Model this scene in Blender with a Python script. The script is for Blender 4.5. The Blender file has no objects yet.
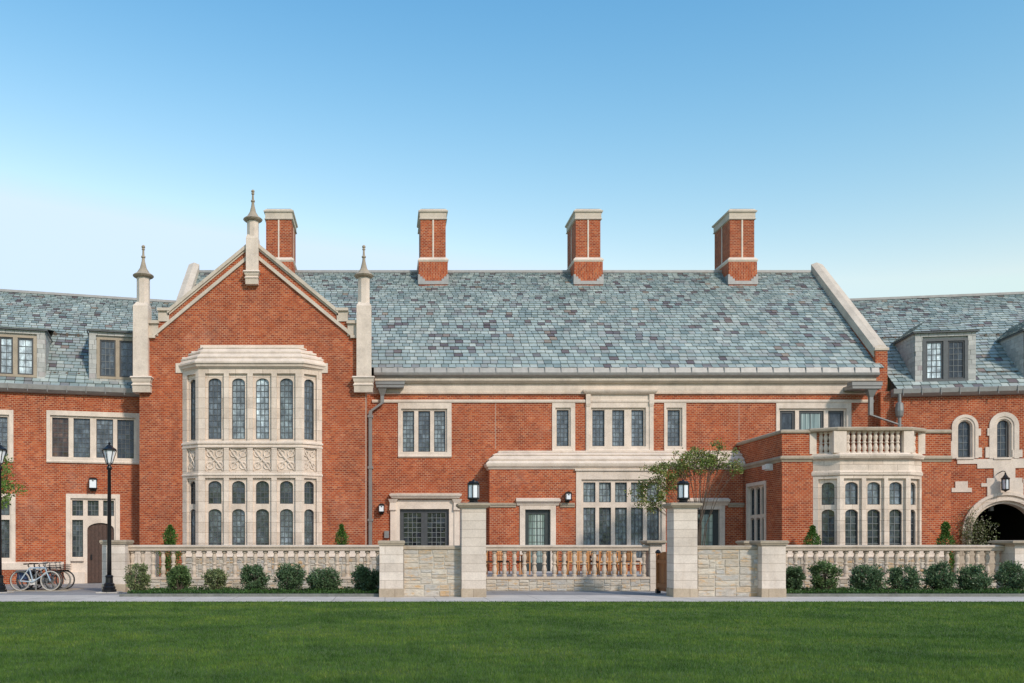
import bpy, math, random
import numpy as np
from mathutils import Matrix, Vector
R = math.radians
rnd = random.Random(7)
sc = bpy.context.scene
COL = sc.collection
F, VX, HY, EYE = 900.0, 385.0, 545.0, 1.6       # focal length in px, vanishing point, eye height

# ------------------------------------------------------------------ materials
def newmat(name):
    m = bpy.data.materials.new(name); m.use_nodes = True
    nt = m.node_tree; nt.nodes.clear()
    out = nt.nodes.new('ShaderNodeOutputMaterial'); b = nt.nodes.new('ShaderNodeBsdfPrincipled')
    nt.links.new(b.outputs[0], out.inputs[0])
    return m, nt, b
def N(nt, t, **kw):
    n = nt.nodes.new(t)
    for k, v in kw.items():
        if k.startswith('i_'): n.inputs[int(k[2:])].default_value = v
        else: setattr(n, k, v)
    return n
def L(nt, a, b): nt.links.new(a, b)
def ramp(nt, fac, stops, interp='LINEAR'):
    r = nt.nodes.new('ShaderNodeValToRGB'); e = r.color_ramp; e.interpolation = interp
    while len(e.elements) < len(stops): e.elements.new(0.5)
    for el, (p, c) in zip(e.elements, stops):
        el.position = p; el.color = (*c, 1) if len(c) == 3 else c
    L(nt, fac, r.inputs[0]); return r.outputs[0]
def mix(nt, fac, a, b, mode='MIX'):
    n = nt.nodes.new('ShaderNodeMix'); n.data_type = 'RGBA'; n.blend_type = mode
    for s, v in ((0, fac), (6, a), (7, b)):
        if isinstance(v, (int, float)): n.inputs[s].default_value = v
        elif isinstance(v, tuple): n.inputs[s].default_value = (*v, 1)
        else: L(nt, v, n.inputs[s])
    return n.outputs[2]
def noise(nt, vec, scale, detail=4, rough=.55):
    n = N(nt, 'ShaderNodeTexNoise'); n.inputs['Scale'].default_value = scale
    n.inputs['Detail'].default_value = detail; n.inputs['Roughness'].default_value = rough
    if vec: L(nt, vec, n.inputs['Vector'])
    return n.outputs['Fac']
def bump(nt, b, h, strength, dist=.02):
    n = N(nt, 'ShaderNodeBump'); n.inputs['Strength'].default_value = strength; n.inputs['Distance'].default_value = dist
    L(nt, h, n.inputs['Height']); L(nt, n.outputs[0], b.inputs['Normal'])
def UVn(nt): return N(nt, 'ShaderNodeUVMap', uv_map='UVMap').outputs[0]
def POS(nt): return N(nt, 'ShaderNodeNewGeometry').outputs['Position']

def plain(name, col, rough=.6, metal=0, var=.12, scale=8, bmp=.0, spec=.5):
    m, nt, b = newmat(name)
    n = noise(nt, POS(nt), scale)
    lo = tuple(c*(1-var) for c in col); hi = tuple(min(1, c*(1+var)) for c in col)
    L(nt, ramp(nt, n, [(.3, lo), (.7, hi)]), b.inputs['Base Color'])
    b.inputs['Roughness'].default_value = rough; b.inputs['Metallic'].default_value = metal
    b.inputs['Specular IOR Level'].default_value = spec
    if bmp: bump(nt, b, n, bmp)
    return m

def brick_mat(name, tint=(1, 1, 1), vertical=False):
    m, nt, b = newmat(name)
    uv = UVn(nt)
    if vertical:
        mp = N(nt, 'ShaderNodeMapping'); mp.inputs['Rotation'].default_value = (0, 0, R(90)); L(nt, uv, mp.inputs[0]); uv = mp.outputs[0]
    br = N(nt, 'ShaderNodeTexBrick'); L(nt, uv, br.inputs['Vector'])
    br.inputs['Scale'].default_value = 1; br.inputs['Brick Width'].default_value = .165; br.inputs['Row Height'].default_value = .077
    br.inputs['Mortar Size'].default_value = .0095; br.inputs['Mortar Smooth'].default_value = .2
    br.inputs['Color1'].default_value = (0, 0, 0, 1); br.inputs['Color2'].default_value = (1, 1, 1, 1); br.inputs['Mortar'].default_value = (.5, .5, .5, 1)
    t = lambda c: tuple(a*q for a, q in zip(c, tint))
    bc = ramp(nt, br.outputs['Color'], [(0, t((.26, .050, .022))), (.2, t((.345, .066, .023))), (.5, t((.40, .080, .026))), (.8, t((.455, .102, .034))), (.96, t((.52, .155, .06))), (1, t((.26, .06, .03)))])
    n1 = noise(nt, POS(nt), .8, 5)
    bc = mix(nt, 1, bc, ramp(nt, n1, [(.3, (.70, .61, .60)), (.7, (1.08, 1.02, .96))]), 'MULTIPLY')
    n3 = noise(nt, POS(nt), 2.6, 6, .7)
    mort = ramp(nt, n3, [(.35, (.35, .175, .10)), (.65, (.58, .35, .22))])
    c = mix(nt, br.outputs['Fac'], bc, mort)
    # pale lime bloom in ragged patches
    n2 = noise(nt, POS(nt), .55, 8, .72)
    pf = ramp(nt, n2, [(.57, (0, 0, 0)), (.72, (.22, .22, .22))])
    c = mix(nt, pf, c, (.56, .36, .27))
    mp = N(nt, 'ShaderNodeMapping'); mp.inputs['Scale'].default_value = (2.2, 2.2, .28); L(nt, POS(nt), mp.inputs[0])
    n4 = noise(nt, mp.outputs[0], 1.0, 6, .7)
    c = mix(nt, ramp(nt, n4, [(.55, (0, 0, 0)), (.75, (.4, .4, .4))]), c, (.17, .055, .035))
    L(nt, c, b.inputs['Base Color']); b.inputs['Roughness'].default_value = .85
    b.inputs['Specular IOR Level'].default_value = .25
    inv = N(nt, 'ShaderNodeMath', operation='SUBTRACT'); inv.inputs[0].default_value = 1; L(nt, br.outputs['Fac'], inv.inputs[1])
    bump(nt, b, inv.outputs[0], .5, .006)
    return m

def stone_mat(name, col=(.715, .61, .515), blocks=(1.1, .42), joint=.55, stain=.35):
    m, nt, b = newmat(name)
    uv = UVn(nt); pos = POS(nt)
    n1 = noise(nt, pos, 1.6, 6, .65)
    c = ramp(nt, n1, [(.28, tuple(x*.8 for x in col)), (.5, col), (.74, tuple(min(.9, x*1.14) for x in col))])
    n2 = noise(nt, pos, 22, 3)
    c = mix(nt, 1, c, ramp(nt, n2, [(.3, (.9, .9, .9)), (.7, (1.07, 1.07, 1.07))]), 'MULTIPLY')
    # streaky dirt : noise stretched vertically
    mp = N(nt, 'ShaderNodeMapping'); mp.inputs['Scale'].default_value = (3.2, 3.2, .7); L(nt, pos, mp.inputs[0])
    n3 = noise(nt, mp.outputs[0], 1.3, 6, .7)
    sf = ramp(nt, n3, [(.52, (0, 0, 0)), (.74, (stain, stain, stain))])
    c = mix(nt, sf, c, tuple(x*q for x, q in zip(col, (.62, .53, .42))))
    if blocks:
        br = N(nt, 'ShaderNodeTexBrick'); L(nt, uv, br.inputs['Vector']); br.inputs['Scale'].default_value = 1
        br.inputs['Brick Width'].default_value = blocks[0]; br.inputs['Row Height'].default_value = blocks[1]
        br.inputs['Mortar Size'].default_value = .008; br.inputs['Mortar Smooth'].default_value = .1
        br.inputs['Color1'].default_value = (.88, .86, .84, 1); br.inputs['Color2'].default_value = (1.08, 1.08, 1.08, 1)
        br.inputs['Mortar'].default_value = (joint, joint*.94, joint*.88, 1)
        c = mix(nt, 1, c, br.outputs['Color'], 'MULTIPLY')
    L(nt, c, b.inputs['Base Color']); b.inputs['Roughness'].default_value = .85; b.inputs['Specular IOR Level'].default_value = .25
    bump(nt, b, n2, .25, .01)
    return m

def island_mat(name, stops, rough=.7, bmp=.3, scale=10, spec=.4, interp='LINEAR', nvar=.15, trans=0):
    m, nt, b = newmat(name)
    g = N(nt, 'ShaderNodeNewGeometry')
    c = ramp(nt, g.outputs['Random Per Island'], stops, interp)
    n = noise(nt, g.outputs['Position'], scale, 5, .65)
    c = mix(nt, 1, c, ramp(nt, n, [(.25, (1-nvar,)*3), (.75, (1+nvar,)*3)]), 'MULTIPLY')
    L(nt, c, b.inputs['Base Color']); b.inputs['Roughness'].default_value = rough; b.inputs['Specular IOR Level'].default_value = spec
    if bmp: bump(nt, b, n, bmp, .02)
    if trans:
        tr = N(nt, 'ShaderNodeBsdfTranslucent'); L(nt, c, tr.inputs[0])
        mx = N(nt, 'ShaderNodeMixShader'); mx.inputs[0].default_value = trans
        L(nt, b.outputs[0], mx.inputs[1]); L(nt, tr.outputs[0], mx.inputs[2])
        L(nt, mx.outputs[0], [x for x in nt.nodes if x.type == 'OUTPUT_MATERIAL'][0].inputs[0])
    return m

def rubble_mat():
    m, nt, b = newmat('rubble stone')
    g = N(nt, 'ShaderNodeNewGeometry'); pos = g.outputs['Position']
    c = ramp(nt, g.outputs['Random Per Island'], [(0, (.40, .34, .26)), (.18, (.52, .46, .38)), (.35, (.43, .41, .375)), (.5, (.56, .50, .41)), (.65, (.60, .55, .47)), (.8, (.50, .42, .32)), (.9, (.45, .455, .45)), (.96, (.55, .40, .24)), (1, (.44, .27, .16))])
    n1 = noise(nt, pos, 2.3, 7, .7); mp = N(nt, 'ShaderNodeMapping'); mp.inputs['Scale'].default_value = (2.2, 2.2, 6); mp.inputs['Location'].default_value = (7, 3, 5); L(nt, pos, mp.inputs[0])
    n2 = noise(nt, mp.outputs[0], 1.2, 7, .7); n3 = noise(nt, mp.outputs[0], 3.0, 8, .75)
    c = mix(nt, ramp(nt, n1, [(.54, (0, 0, 0)), (.68, (.6, .6, .6))]), c, (.47, .47, .46))
    c = mix(nt, ramp(nt, n2, [(.52, (0, 0, 0)), (.64, (.85, .85, .85))]), c, (.57, .36, .17))
    c = mix(nt, 1, c, ramp(nt, n3, [(.3, (.66, .65, .64)), (.5, (1, 1, 1)), (.7, (1.22, 1.22, 1.22))]), 'MULTIPLY')
    L(nt, c, b.inputs['Base Color']); b.inputs['Roughness'].default_value = .85; b.inputs['Specular IOR Level'].default_value = .2
    bump(nt, b, n3, .7, .03)
    return m
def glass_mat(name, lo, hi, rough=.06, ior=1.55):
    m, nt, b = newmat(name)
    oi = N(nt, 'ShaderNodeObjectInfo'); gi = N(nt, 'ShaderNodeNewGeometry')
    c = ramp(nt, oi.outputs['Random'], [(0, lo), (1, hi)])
    c = mix(nt, 1, c, ramp(nt, gi.outputs['Random Per Island'], [(0, (.86,)*3), (.85, (1.08,)*3), (1, (1.35,)*3)]), 'MULTIPLY')  # random pane tones stand in for tree and sky reflections
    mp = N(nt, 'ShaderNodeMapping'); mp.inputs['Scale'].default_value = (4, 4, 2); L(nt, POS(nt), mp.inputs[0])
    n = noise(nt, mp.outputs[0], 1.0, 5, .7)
    c = mix(nt, 1, c, ramp(nt, n, [(.33, (.4, .42, .42)), (.5, (.95, .95, .95)), (.68, (2.1, 2.15, 2.1))]), 'MULTIPLY')  # mottling paints uneven reflections into the base colour
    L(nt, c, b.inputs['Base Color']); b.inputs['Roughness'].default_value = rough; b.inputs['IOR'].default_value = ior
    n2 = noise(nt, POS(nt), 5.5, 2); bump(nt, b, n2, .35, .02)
    return m

M = {}
M['brick'] = brick_mat('red brick')
M['brick_chimney'] = brick_mat('chimney brick', (1.0, .95, .9))
M['brick_soldier'] = brick_mat('upright brick', (1.1, 1.05, 1), True)
M['stone'] = stone_mat('cream limestone')
M['stone_plain'] = stone_mat('cream limestone trim', blocks=None, stain=.25)
M['stone_dark'] = stone_mat('weathered limestone', (.40, .335, .255), blocks=None, stain=.5)
M['stone_pier'] = stone_mat('coursed pier stone', (.69, .61, .535), (3.2, .26), .62, .3)
M['stone_mid'] = stone_mat('mid cream coping stone', (.60, .52, .43), blocks=None, stain=.35)  # cream between the trim and the weathered stone
M['stone_base'] = stone_mat('buff base stone', (.46, .38, .29), (.6, .3))
M['baluster'] = stone_mat('baluster stone', (.585, .49, .395), None, .6, .45)
M['slate'] = island_mat('slate', [(0, (.19, .245, .245)), (.18, (.29, .35, .335)), (.38, (.38, .435, .41)), (.55, (.27, .335, .335)), (.72, (.44, .485, .45)), (.84, (.33, .355, .34)), (.91, (.23, .245, .245)), (.955, (.13, .108, .115)), (.98, (.17, .135, .135)), (1, (.34, .28, .22))], .5, .5, 1.3, .5, nvar=.24)
M['slate_pale'] = island_mat('pale slate cladding', [(0, (.36, .37, .35)), (.5, (.44, .44, .42)), (.85, (.50, .50, .47)), (1, (.33, .28, .28))], .6, .2, 6)
M['slate_under'] = plain('slate shadow gap', (.035, .04, .04), .9)  # near-black sheet under the slates, shade of the gaps painted in
M['lead'] = plain('lead sheet', (.33, .325, .315), .5, .2, .12, 5, .1)
M['lead_dark'] = plain('lead gutter', (.21, .225, .235), .45, .3, .15, 5, .1)
M['zinc'] = plain('grey metal downpipe', (.25, .248, .24), .45, .35, .1, 5)
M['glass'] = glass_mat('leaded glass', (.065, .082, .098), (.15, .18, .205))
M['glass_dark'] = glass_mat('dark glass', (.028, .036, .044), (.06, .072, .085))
M['glass_bright'] = glass_mat('bright painted-sky glass', (.36, .43, .47), (.5, .57, .60), .1)  # pale base colour paints in a bright sky reflection
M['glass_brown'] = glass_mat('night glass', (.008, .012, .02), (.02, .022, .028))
M['glass_sky'] = glass_mat('mid painted-sky glass', (.15, .185, .20), (.24, .28, .30))  # sky reflection put into the base colour, dimmer than the bright panes
M['glass_red'] = glass_mat('painted brown reflection glass', (.07, .04, .028), (.09, .055, .04))  # brownish reflection painted as the pane's base colour
M['lead_came'] = plain('lead came', (.10, .11, .115), .6)
M['came_pale'] = plain('mid came', (.17, .185, .19), .6)
M['frame_metal'] = plain('grey painted frame', (.06, .063, .067), .45)
M['frame_dark'] = plain('dark green frame', (.035, .045, .045), .45)
M['iron'] = plain('black iron', (.012, .012, .014), .35, .3)
M['lamp_glass'] = plain('milk glass', (.80, .84, .88), .3, 0, .03)
M['rust'] = plain('weathered bronze', (.10, .075, .055), .7)
M['oak'] = plain('dark oak', (.075, .04, .028), .6, 0, .3, 12, .2)
M['teak'] = island_mat('teak slats', [(0, (.40, .13, .04)), (.5, (.58, .26, .09)), (1, (.70, .40, .18))], .55, .1, 15)
M['gate_wood'] = island_mat('gate boards', [(0, (.22, .075, .025)), (1, (.34, .13, .04))], .5, .2, 15)
M['rubble'] = rubble_mat()
M['mortar'] = plain('mortar', (.50, .455, .385), .9)
M['bark'] = plain('bark', (.10, .075, .055), .9, 0, .3, 20, .4)
M['soil'] = plain('soil', (.045, .033, .022), .95, 0, .3, 10, .5)
M['terrace_pave'] = stone_mat('blue paving', (.42, .42, .42), (.9, .6), .6, .2)
M['inside'] = plain('painted dark passage', (.03, .027, .025), .9)  # near-black, the gloom of the passage is put into the colour
M['white_box'] = plain('white plastic', (.75, .72, .68), .5)
G = lambda a: [(0, tuple(x*.55 for x in a)), (.5, a), (1, tuple(x*1.55 for x in a))]
M['leaf_box'] = island_mat('dark shrub leaf', G((.10, .165, .075)), .45, 0, 5, .5, trans=.25)
M['leaf_pale'] = island_mat('pale shrub leaf', G((.21, .25, .11)), .5, 0, 5, .4, trans=.3)
M['leaf_mid'] = island_mat('mid shrub leaf', G((.12, .19, .065)), .45, 0, 5, .5, trans=.25)
M['leaf_arb'] = island_mat('conifer spray', G((.075, .16, .03)), .6, 0, 5, .3, trans=.2)
M['leaf_tree'] = island_mat('tree leaf', [(0, (.09, .14, .03)), (.45, (.19, .26, .055)), (.8, (.30, .35, .09)), (.93, (.32, .20, .08)), (1, (.38, .16, .08))], .45, 0, 5, .5, trans=.3)
M['leaf_lime'] = island_mat('young tree leaf', G((.16, .27, .05)), .45, 0, 5, .5, trans=.35)
M['leaf_vine'] = island_mat('vine leaf', [(0, (.06, .09, .03)), (.5, (.14, .17, .06)), (.8, (.25, .27, .13)), (1, (.62, .60, .50))], .5, 0, 5, .4, trans=.3)
M['cover'] = island_mat('ground cover leaf', G((.06, .13, .03)), .5, 0, 5, .4, trans=.3)

def pave_mat():
    m, nt, b = newmat('concrete path')
    pos = POS(nt); n = noise(nt, pos, 1.2, 7, .65); n2 = noise(nt, pos, 30, 3)
    c = ramp(nt, n, [(.3, (.44, .40, .355)), (.7, (.62, .565, .505))])
    c = mix(nt, 1, c, ramp(nt, n2, [(.3, (.92,)*3), (.7, (1.08,)*3)]), 'MULTIPLY')
    br = N(nt, 'ShaderNodeTexBrick'); L(nt, UVn(nt), br.inputs['Vector']); br.offset = 0
    br.inputs['Scale'].default_value = 1; br.inputs['Brick Width'].default_value = 1.5; br.inputs['Row Height'].default_value = 3
    br.inputs['Mortar Size'].default_value = .012; br.inputs['Color1'].default_value = (.93,)*3+(1,); br.inputs['Color2'].default_value = (1.05,)*3+(1,); br.inputs['Mortar'].default_value = (.5, .5, .5, 1)
    c = mix(nt, 1, c, br.outputs['Color'], 'MULTIPLY')
    L(nt, c, b.inputs['Base Color']); b.inputs['Roughness'].default_value = .85; bump(nt, b, n2, .2, .005)
    return m
M['path'] = pave_mat()
M['flag'] = stone_mat('bluestone paving', (.29, .285, .285), (1.2, .9), .6, .2)
def lawn_mat():
    m, nt, b = newmat('lawn soil and thatch')
    pos = POS(nt); n = noise(nt, pos, .5, 8, .7); n2 = noise(nt, pos, 14, 6, .75)
    c = ramp(nt, n, [(.3, (.05, .09, .012)), (.6, (.08, .13, .02)), (.75, (.11, .15, .03))])
    c = mix(nt, 1, c, ramp(nt, n2, [(.3, (.45,)*3), (.7, (1.5,)*3)]), 'MULTIPLY')
    L(nt, c, b.inputs['Base Color']); b.inputs['Roughness'].default_value = .9; bump(nt, b, n2, .8, .03)
    return m
M['lawn'] = lawn_mat()
M['kerb_stone'] = plain('grey kerb stone', (.17, .175, .155), .85, 0, .2, 6, .2)
def blade_mat():
    m, nt, b = newmat('grass blade')
    g = N(nt, 'ShaderNodeNewGeometry'); pos = g.outputs['Position']
    c = ramp(nt, g.outputs['Random Per Island'], [(0, (.068, .130, .020)), (.4, (.100, .188, .032)), (.85, (.135, .235, .045)), (.97, (.19, .275, .065)), (1, (.27, .28, .11))])
    n = noise(nt, pos, .42, 7, .72); n2 = noise(nt, pos, 3.2, 5, .7)
    c = mix(nt, 1, c, ramp(nt, n, [(.38, (.50, .62, .58)), (.5, (.96, 1, .96)), (.61, (1.5, 1.26, 1.1))]), 'MULTIPLY')
    c = mix(nt, 1, c, ramp(nt, n2, [(.32, (.68,)*3), (.68, (1.28,)*3)]), 'MULTIPLY')
    L(nt, c, b.inputs['Base Color']); b.inputs['Roughness'].default_value = .6; b.inputs['Specular IOR Level'].default_value = .15
    tr = N(nt, 'ShaderNodeBsdfTranslucent'); L(nt, c, tr.inputs[0])
    mx = N(nt, 'ShaderNodeMixShader'); mx.inputs[0].default_value = .3
    L(nt, b.outputs[0], mx.inputs[1]); L(nt, tr.outputs[0], mx.inputs[2])
    L(nt, mx.outputs[0], [x for x in nt.nodes if x.type == 'OUTPUT_MATERIAL'][0].inputs[0])
    return m
M['blade'] = blade_mat()
def curtain_mat():
    m, nt, b = newmat('pale curtain behind glass')
    w = N(nt, 'ShaderNodeTexNoise'); mp = N(nt, 'ShaderNodeMapping'); mp.inputs['Scale'].default_value = (16, 16, .3)
    L(nt, POS(nt), mp.inputs[0]); L(nt, mp.outputs[0], w.inputs['Vector']); w.inputs['Scale'].default_value = 1
    c = ramp(nt, w.outputs['Fac'], [(.35, (.07, .10, .10)), (.5, (.22, .30, .29)), (.65, (.42, .50, .47))])
    L(nt, c, b.inputs['Base Color']); b.inputs['Roughness'].default_value = .08; b.inputs['IOR'].default_value = 1.6
    return m
M['curtain'] = curtain_mat()

# ------------------------------------------------------------------ mesh builder
ORG = {}
def newobj(name, data):
    o = bpy.data.objects.new(name, data); COL.objects.link(o); return o
def tag(o, label=None, cat=None, group=None, kind=None):
    for k, v in (('label', label), ('category', cat), ('group', group), ('kind', kind)):
        if v: o[k] = v
    return o
def thing(name, label, cat, loc=(0, 0, 0), rz=0, group=None):
    o = newobj(name, None); o.location = loc; o.rotation_euler = (0, 0, rz); o.empty_display_size = .2
    ORG[o.name] = Vector(loc); return tag(o, label, cat, group)

class MB:
    def __init__(s, M_=None): s.v = []; s.f = []; s.mi = []; s.uv = {}; s.M = M_ or Matrix(); s.cur = 0
    def add(s, pts, faces, uvs=None):
        n = len(s.v); s.v += [s.M @ Vector(p) for p in pts]
        for k, f in enumerate(faces):
            if uvs: s.uv[len(s.f)] = uvs[k]
            s.f.append([n+i for i in f]); s.mi.append(s.cur)
    def box(s, x0, x1, y0, y1, z0, z1):
        p = [(x0, y0, z0), (x1, y0, z0), (x1, y1, z0), (x0, y1, z0), (x0, y0, z1), (x1, y0, z1), (x1, y1, z1), (x0, y1, z1)]
        s.add(p, [(0, 3, 2, 1), (4, 5, 6, 7), (0, 1, 5, 4), (1, 2, 6, 5), (2, 3, 7, 6), (3, 0, 4, 7)]); return s
    def loft(s, loops, caps=True):
        n = len(loops[0]); pts = [p for l in loops for p in l]; fs = []
        for k in range(len(loops)-1):
            for i in range(n):
                j = (i+1) % n; fs.append((k*n+i, k*n+j, (k+1)*n+j, (k+1)*n+i))
        if caps: fs.append(tuple(range(n))[::-1]); fs.append(tuple((len(loops)-1)*n+i for i in range(n)))
        s.add(pts, fs); return s
    def tier(s, x0, x1, y0, y1, prof):            # rectangle swept up through (z, projection) pairs
        return s.loft([[(x0-p, y0-p, z), (x1+p, y0-p, z), (x1+p, y1+p, z), (x0-p, y1+p, z)] for z, p in prof])
    def lathe(s, cx, cy, prof, seg=10, rot=0):
        return s.loft([[(cx+r*math.cos(rot+2*math.pi*i/seg), cy+r*math.sin(rot+2*math.pi*i/seg), z) for i in range(seg)] for z, r in prof])
    def tube(s, pts, r, seg=6, r2=None):
        pts = [Vector(p) for p in pts]; loops = []
        for k, p in enumerate(pts):
            d = (pts[min(k+1, len(pts)-1)]-pts[max(k-1, 0)]).normalized()
            a = d.orthogonal().normalized() if k == 0 else (a-d*a.dot(d)).normalized()
            b = d.cross(a); rr = r if r2 is None else r+(r2-r)*k/max(1, len(pts)-1)
            loops.append([tuple(p+a*rr*math.cos(2*math.pi*i/seg)+b*rr*math.sin(2*math.pi*i/seg)) for i in range(seg)])
        return s.loft(loops)
    def ring(s, c, rad, r, nrm='y', seg=20, sub=5):
        c = Vector(c); pts = []; fs = []
        for i in range(seg):
            a = 2*math.pi*i/seg
            for j in range(sub):
                b = 2*math.pi*j/sub; q = rad+r*math.cos(b); h = r*math.sin(b)
                pts.append(tuple(c+(Vector((q*math.cos(a), h, q*math.sin(a))) if nrm == 'y' else Vector((q*math.cos(a), q*math.sin(a), h)))))
        for i in range(seg):
            for j in range(sub):
                i2 = (i+1) % seg; j2 = (j+1) % sub
                fs.append((i*sub+j, i2*sub+j, i2*sub+j2, i*sub+j2))
        s.add(pts, fs); return s
    def panel(s, x0, x1, z0, z1, holes=(), y0=0, y1=.2, ztop=None, xb=(), back=False, sides=True):
        zt = ztop or (lambda x: z1)
        xs = {x0, x1} | {x for x in xb if x0 < x < x1}
        def top(h, x):
            a, b, c, d, r = h
            if not r: return d
            t = (x-(a+b)/2)/((b-a)/2); t = max(-1, min(1, t)); return d-r*(1-math.sqrt(max(0, 1-t*t)))
        for h in holes:
            xs |= {h[0], h[1]}
            if h[4]:
                for i in range(1, 12): xs.add((h[0]+h[1])/2-(h[1]-h[0])/2*math.cos(math.pi*i/12))
        xs = sorted(x for x in xs if x0-1e-6 <= x <= x1+1e-6)
        for a, b in zip(xs, xs[1:]):
            if b-a < 1e-5: continue
            m = (a+b)/2; ca = cb = z0
            for h in sorted([h for h in holes if h[0] < m < h[1]], key=lambda h: h[2]):
                if h[2] > ca+1e-4: s.add([(a, y0, ca), (b, y0, cb), (b, y0, h[2]), (a, y0, h[2])], [(0, 1, 2, 3)])
                ca, cb = top(h, a), top(h, b)
                s.add([(a, y0, ca), (b, y0, cb), (b, y1, cb), (a, y1, ca)], [(0, 1, 2, 3)])
                if h[2] > z0+1e-4: s.add([(a, y0, h[2]), (b, y0, h[2]), (b, y1, h[2]), (a, y1, h[2])], [(3, 2, 1, 0)])
            s.add([(a, y0, ca), (b, y0, cb), (b, y0, zt(b)), (a, y0, zt(a))], [(0, 1, 2, 3)])
            if sides:
                s.add([(a, y0, zt(a)), (b, y0, zt(b)), (b, y1, zt(b)), (a, y1, zt(a))], [(0, 1, 2, 3)])
                s.add([(a, y0, z0), (b, y0, z0), (b, y1, z0), (a, y1, z0)], [(3, 2, 1, 0)])
            if back: s.add([(a, y1, z0), (b, y1, z0), (b, y1, zt(b)), (a, y1, zt(a))], [(3, 2, 1, 0)])
        for h in holes:
            for x in (h[0], h[1]):
                t = top(h, x)
                if t > h[2]: s.add([(x, y0, h[2]), (x, y1, h[2]), (x, y1, t), (x, y0, t)], [(0, 1, 2, 3)])
        if sides:
            for x in (x0, x1): s.add([(x, y0, z0), (x, y1, z0), (x, y1, zt(x)), (x, y0, zt(x))], [(0, 1, 2, 3)])
        return s
    def build(s, name, mats, parent=None, loc=None, smooth=False, local=False):
        o0 = Vector((0, 0, 0))
        if not local:
            if parent is not None: o0 = ORG[parent.name]
            elif loc is not None: o0 = Vector(loc)
        if not isinstance(mats, (list, tuple)): mats = [mats]
        vs = [v-o0 for v in s.v]
        me = bpy.data.meshes.new(name); me.from_pydata([tuple(v) for v in vs], [], s.f)
        for m in mats: me.materials.append(M[m] if isinstance(m, str) else m)
        uvl = me.uv_layers.new(name='UVMap')
        Z = Vector((0, 0, 1)); data = np.zeros(len(me.loops)*2, dtype=np.float32)
        for pi, p in enumerate(me.polygons):
            if pi in s.uv:
                for li, q in zip(p.loop_indices, s.uv[pi]): data[2*li] = q[0]; data[2*li+1] = q[1]
                continue
            n = p.normal
            if abs(n.z) > .97 or n.length < .5: U = Vector((1, 0, 0)); V = Vector((0, 1, 0))
            else:
                if n.y > 0 or (abs(n.y) < 1e-4 and n.x > 0): n = -n
                U = Z.cross(n).normalized()*(1); V = n.cross(U).normalized()
            for li in p.loop_indices:
                w = s.v[me.loops[li].vertex_index]
                data[2*li] = w.dot(U); data[2*li+1] = w.dot(V)
        uvl.data.foreach_set('uv', data)
        me.polygons.foreach_set('material_index', s.mi)
        if smooth: me.polygons.foreach_set('use_smooth', [True]*len(me.polygons))
        me.update()
        o = newobj(name, me)
        if parent is not None:
            o.parent = parent; ORG[o.name] = ORG[parent.name].copy() if not local else Vector()
        elif loc is not None:
            o.location = loc; ORG[o.name] = Vector(loc)
        else: ORG[o.name] = Vector((0, 0, 0))
        return o

class Pl:                                         # a vertical wall plane, left point to right point as seen
    def __init__(s, x0, y0, x1, y1):
        d = Vector((x1-x0, y1-y0)).normalized(); s.c, s.s = d.x, d.y; s.x0, s.y0 = x0, y0; s.len = math.hypot(x1-x0, y1-y0)
        s.M = Matrix(((s.c, -s.s, 0, x0), (s.s, s.c, 0, y0), (0, 0, 1, 0), (0, 0, 0, 1))); s.holes = []
    def u(s, px, off=0):
        k = (px-VX)/F; X = s.x0-off*s.s; Y = s.y0+off*s.c
        return (k*Y-X)/(s.c-k*s.s)
    def D(s, px, off=0): return s.y0+off*s.c+s.u(px, off)*s.s
    def z(s, px, py, off=0): return EYE+(HY-py)*s.D(px, off)/F
def fr(D): return Pl(0, D, 1, D)
def X(px, D): return (px-VX)/F*D
def Z(py, D): return EYE+(HY-py)/F*D

def cluster_copy(root, loc, rz, label):
    r = root.copy(); COL.objects.link(r); r.location = loc; r.rotation_euler = (0, 0, rz); r['label'] = label
    for ch in list(root.children):
        c = ch.copy(); COL.objects.link(c); c.parent = r
        for g in list(ch.children):
            d = g.copy(); COL.objects.link(d); d.parent = c
    return r

# ------------------------------------------------------------------ windows
def pane(parent, pl, a, b, c, d, y=.14, glass='glass', came='lead_came', cell=(.17, .2), rim=.035, rimmat='frame_metal', bw=.016):
    mb = MB(pl.M)
    t = rnd.uniform(-.006, .006); t2 = rnd.uniform(-.004, .004)
    a2, b2, c2, d2 = a+rim, b-rim, c+rim, d-rim
    nx = max(1, round((b2-a2)/cell[0])); nz = max(1, round((d2-c2)/cell[1]))
    for i in range(nx):
        for j in range(nz):
            xa, xb, za, zb = a2+(b2-a2)*i/nx, a2+(b2-a2)*(i+1)/nx, c2+(d2-c2)*j/nz, c2+(d2-c2)*(j+1)/nz
            p, q = rnd.gauss(0, .0013), rnd.gauss(0, .0013)
            mb.add([(xa, y+p+q, za), (xb, y-p+q, za), (xb, y-p-q, zb), (xa, y+p-q, zb)], [(0, 1, 2, 3)])
    mb.cur = 1
    for i in range(1, nx): x = a2+(b2-a2)*i/nx; mb.box(x-bw/2, x+bw/2, y-.018, y-.001, c2, d2)
    for i in range(1, nz): z = c2+(d2-c2)*i/nz; mb.box(a2, b2, y-.02, y-.004, z-bw/2, z+bw/2)
    mb.cur = 2
    mb.box(a, a2, y-.04, y+.01, c, d); mb.box(b2, b, y-.04, y+.01, c, d); mb.box(a2, b2, y-.04, y+.01, c, c2); mb.box(a2, b2, y-.04, y+.01, d2, d)
    return mb.build('pane', [glass, came, rimmat], parent)

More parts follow.
